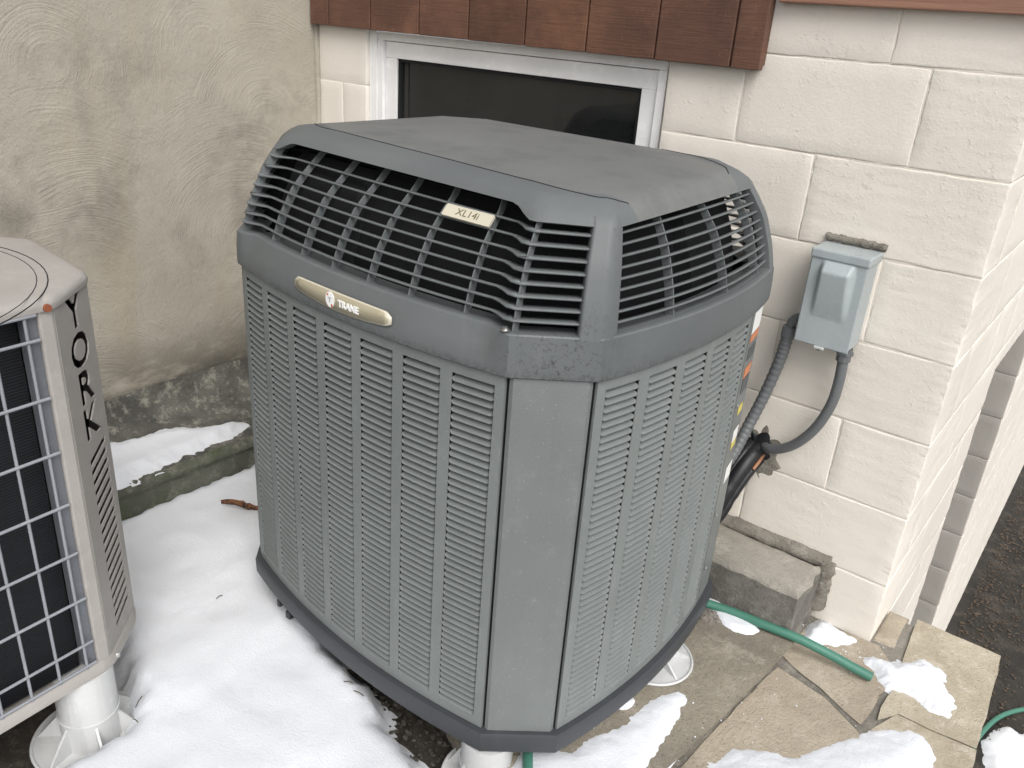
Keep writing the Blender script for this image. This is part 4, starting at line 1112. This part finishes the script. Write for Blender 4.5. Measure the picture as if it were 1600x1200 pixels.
# ------------------------------------------------------------------ small things
lf = thing("fallen_leaf", "curled dead brown leaf on the snow beside the grey unit", "leaf", (-1.58, -.77, -1.33))
rows = []
for i in range(13):
    t = i/12; x = -1.640+.11*t; y = -.80+.06*t; w = .010*max(.04, math.sin(math.pi*t))**.7*(.8+1.4*abs(noise.noise((i*1.9, 0, 0))))
    rows.append([(x-.4*w*s, y+w*s, -1.322+.013*abs(s)+.006*noise.noise((i*.8, s*2, 1))+.004*math.sin(t*6)) for s in (-1, -.5, 0, .5, 1)])
o = G().grid(rows).out("leaf_blade", 'leaf', lf, True); solid(o, .0006)
autosmooth(G().tube([(-1.535, -.742, -1.322), (-1.515, -.735, -1.318)], .0012, 6).out("stalk", 'leaf', lf), 60)

def scatter(name, fn, n, size, mat, label, kind='stuff', flat=.6):
    g = G()
    for k in range(n):
        c = fn(); s = size*random.uniform(.4, 1.3); bm = bmesh.new(); bmesh.ops.create_icosphere(bm, subdivisions=1, radius=s)
        rot = Matrix.Rotation(random.uniform(0, 6.28), 4, 'Z')
        V = []
        for v in bm.verts:
            q = v.co*(1+.35*noise.noise(v.co*60+Vector((k, 0, 0)))); q = Vector((q.x*1.2, q.y*.9, q.z*flat)); q = rot @ q; V.append(Vector(c)+q)
        bm.verts.index_update(); g.add(V, [[v.index for v in f.verts] for f in bm.faces]); bm.free()
    o = g.out(name, mat); tag(o, label, None, None, kind); return o
def under(): return (random.uniform(-.86, -.45), random.uniform(-1.04, -.86), -1.425+random.uniform(0, .012))
scatter("gravel", under, 420, .006, 'gravel', "loose dark gravel and dirt under the front of the grey unit")
def rub():
    a = random.uniform(0, 6.28); r = random.random()**.5
    return (-.345+.045*r*math.cos(a), -.245+.028*r*math.sin(a), -1.334+.012*(1-r))
scatter("crumbled_concrete", rub, 150, .008, 'rubble', "pile of crumbled grey concrete on the slab beside the hose")
def litter():
    y = random.uniform(2.3, 8); return (.06+abs(random.gauss(0, .22)), y, LOW+.012)
scatter("leaf_litter", litter, 2600, .007, 'litter', "brown leaf litter and grit along the foot of the far wall", flat=.35)
def litter2():
    return (random.uniform(.1, 1.6), random.uniform(1.9, 7), LOW+.016)
g = G()
for k in range(140):   # pale twigs and straw on the driveway
    c = Vector(litter2()); a = random.uniform(0, 6.28); L = random.uniform(.010, .035)
    d = Vector((math.cos(a), math.sin(a), random.uniform(-.05, .25)))*L; g.tube([c, c+d*.5+Vector((0, 0, .004)), c+d], .0009, 4)
tag(g.out("straw_litter", M("pale straw", (.30, .25, .18), .8).m), "bits of pale straw and twigs scattered on the driveway", None, None, 'stuff')
# twigs lying in the snow in front of the riser and on the snow field
g = G()
for (x, y, n) in ((-1.03, -1.54, 3), (-1.30, -1.02, 1), (-1.10, -1.37, 2), (-.84, -1.03, 2)):
    for k in range(n):
        c = Vector((x+random.uniform(-.03, .03), y+random.uniform(-.03, .03), -1.329)); a = random.uniform(0, 3.14); L = random.uniform(.012, .035)
        d = Vector((math.cos(a), math.sin(a), 0))*L; g.tube([c, c+d*.5+Vector((0, 0, .003)), c+d], .0011, 5)
tag(g.out("twig_debris", M("wet twig", (.06, .045, .03), .8).m), "small dark twigs half sunk in the snow", None, None, 'stuff')

# crumbs of snow round the melting patches
def crumbs():
    k = random.choice(((-.25, -.70, .10, .16, -1.329), (.10, -.08, .13, .09, FL+.001), (.0, -.42, .16, .12, FL+.001), (-.09, -.07, .06, .05, FL+.001)))
    a = random.uniform(0, 6.28); r = random.gauss(1, .18)
    return (k[0]+k[2]*r*math.cos(a), k[1]+k[3]*r*math.sin(a), k[4])
scatter("snow_crumbs", crumbs, 90, .0024, 'snow', "scattered crumbs of snow on the slabs round the melting patches", flat=.6)
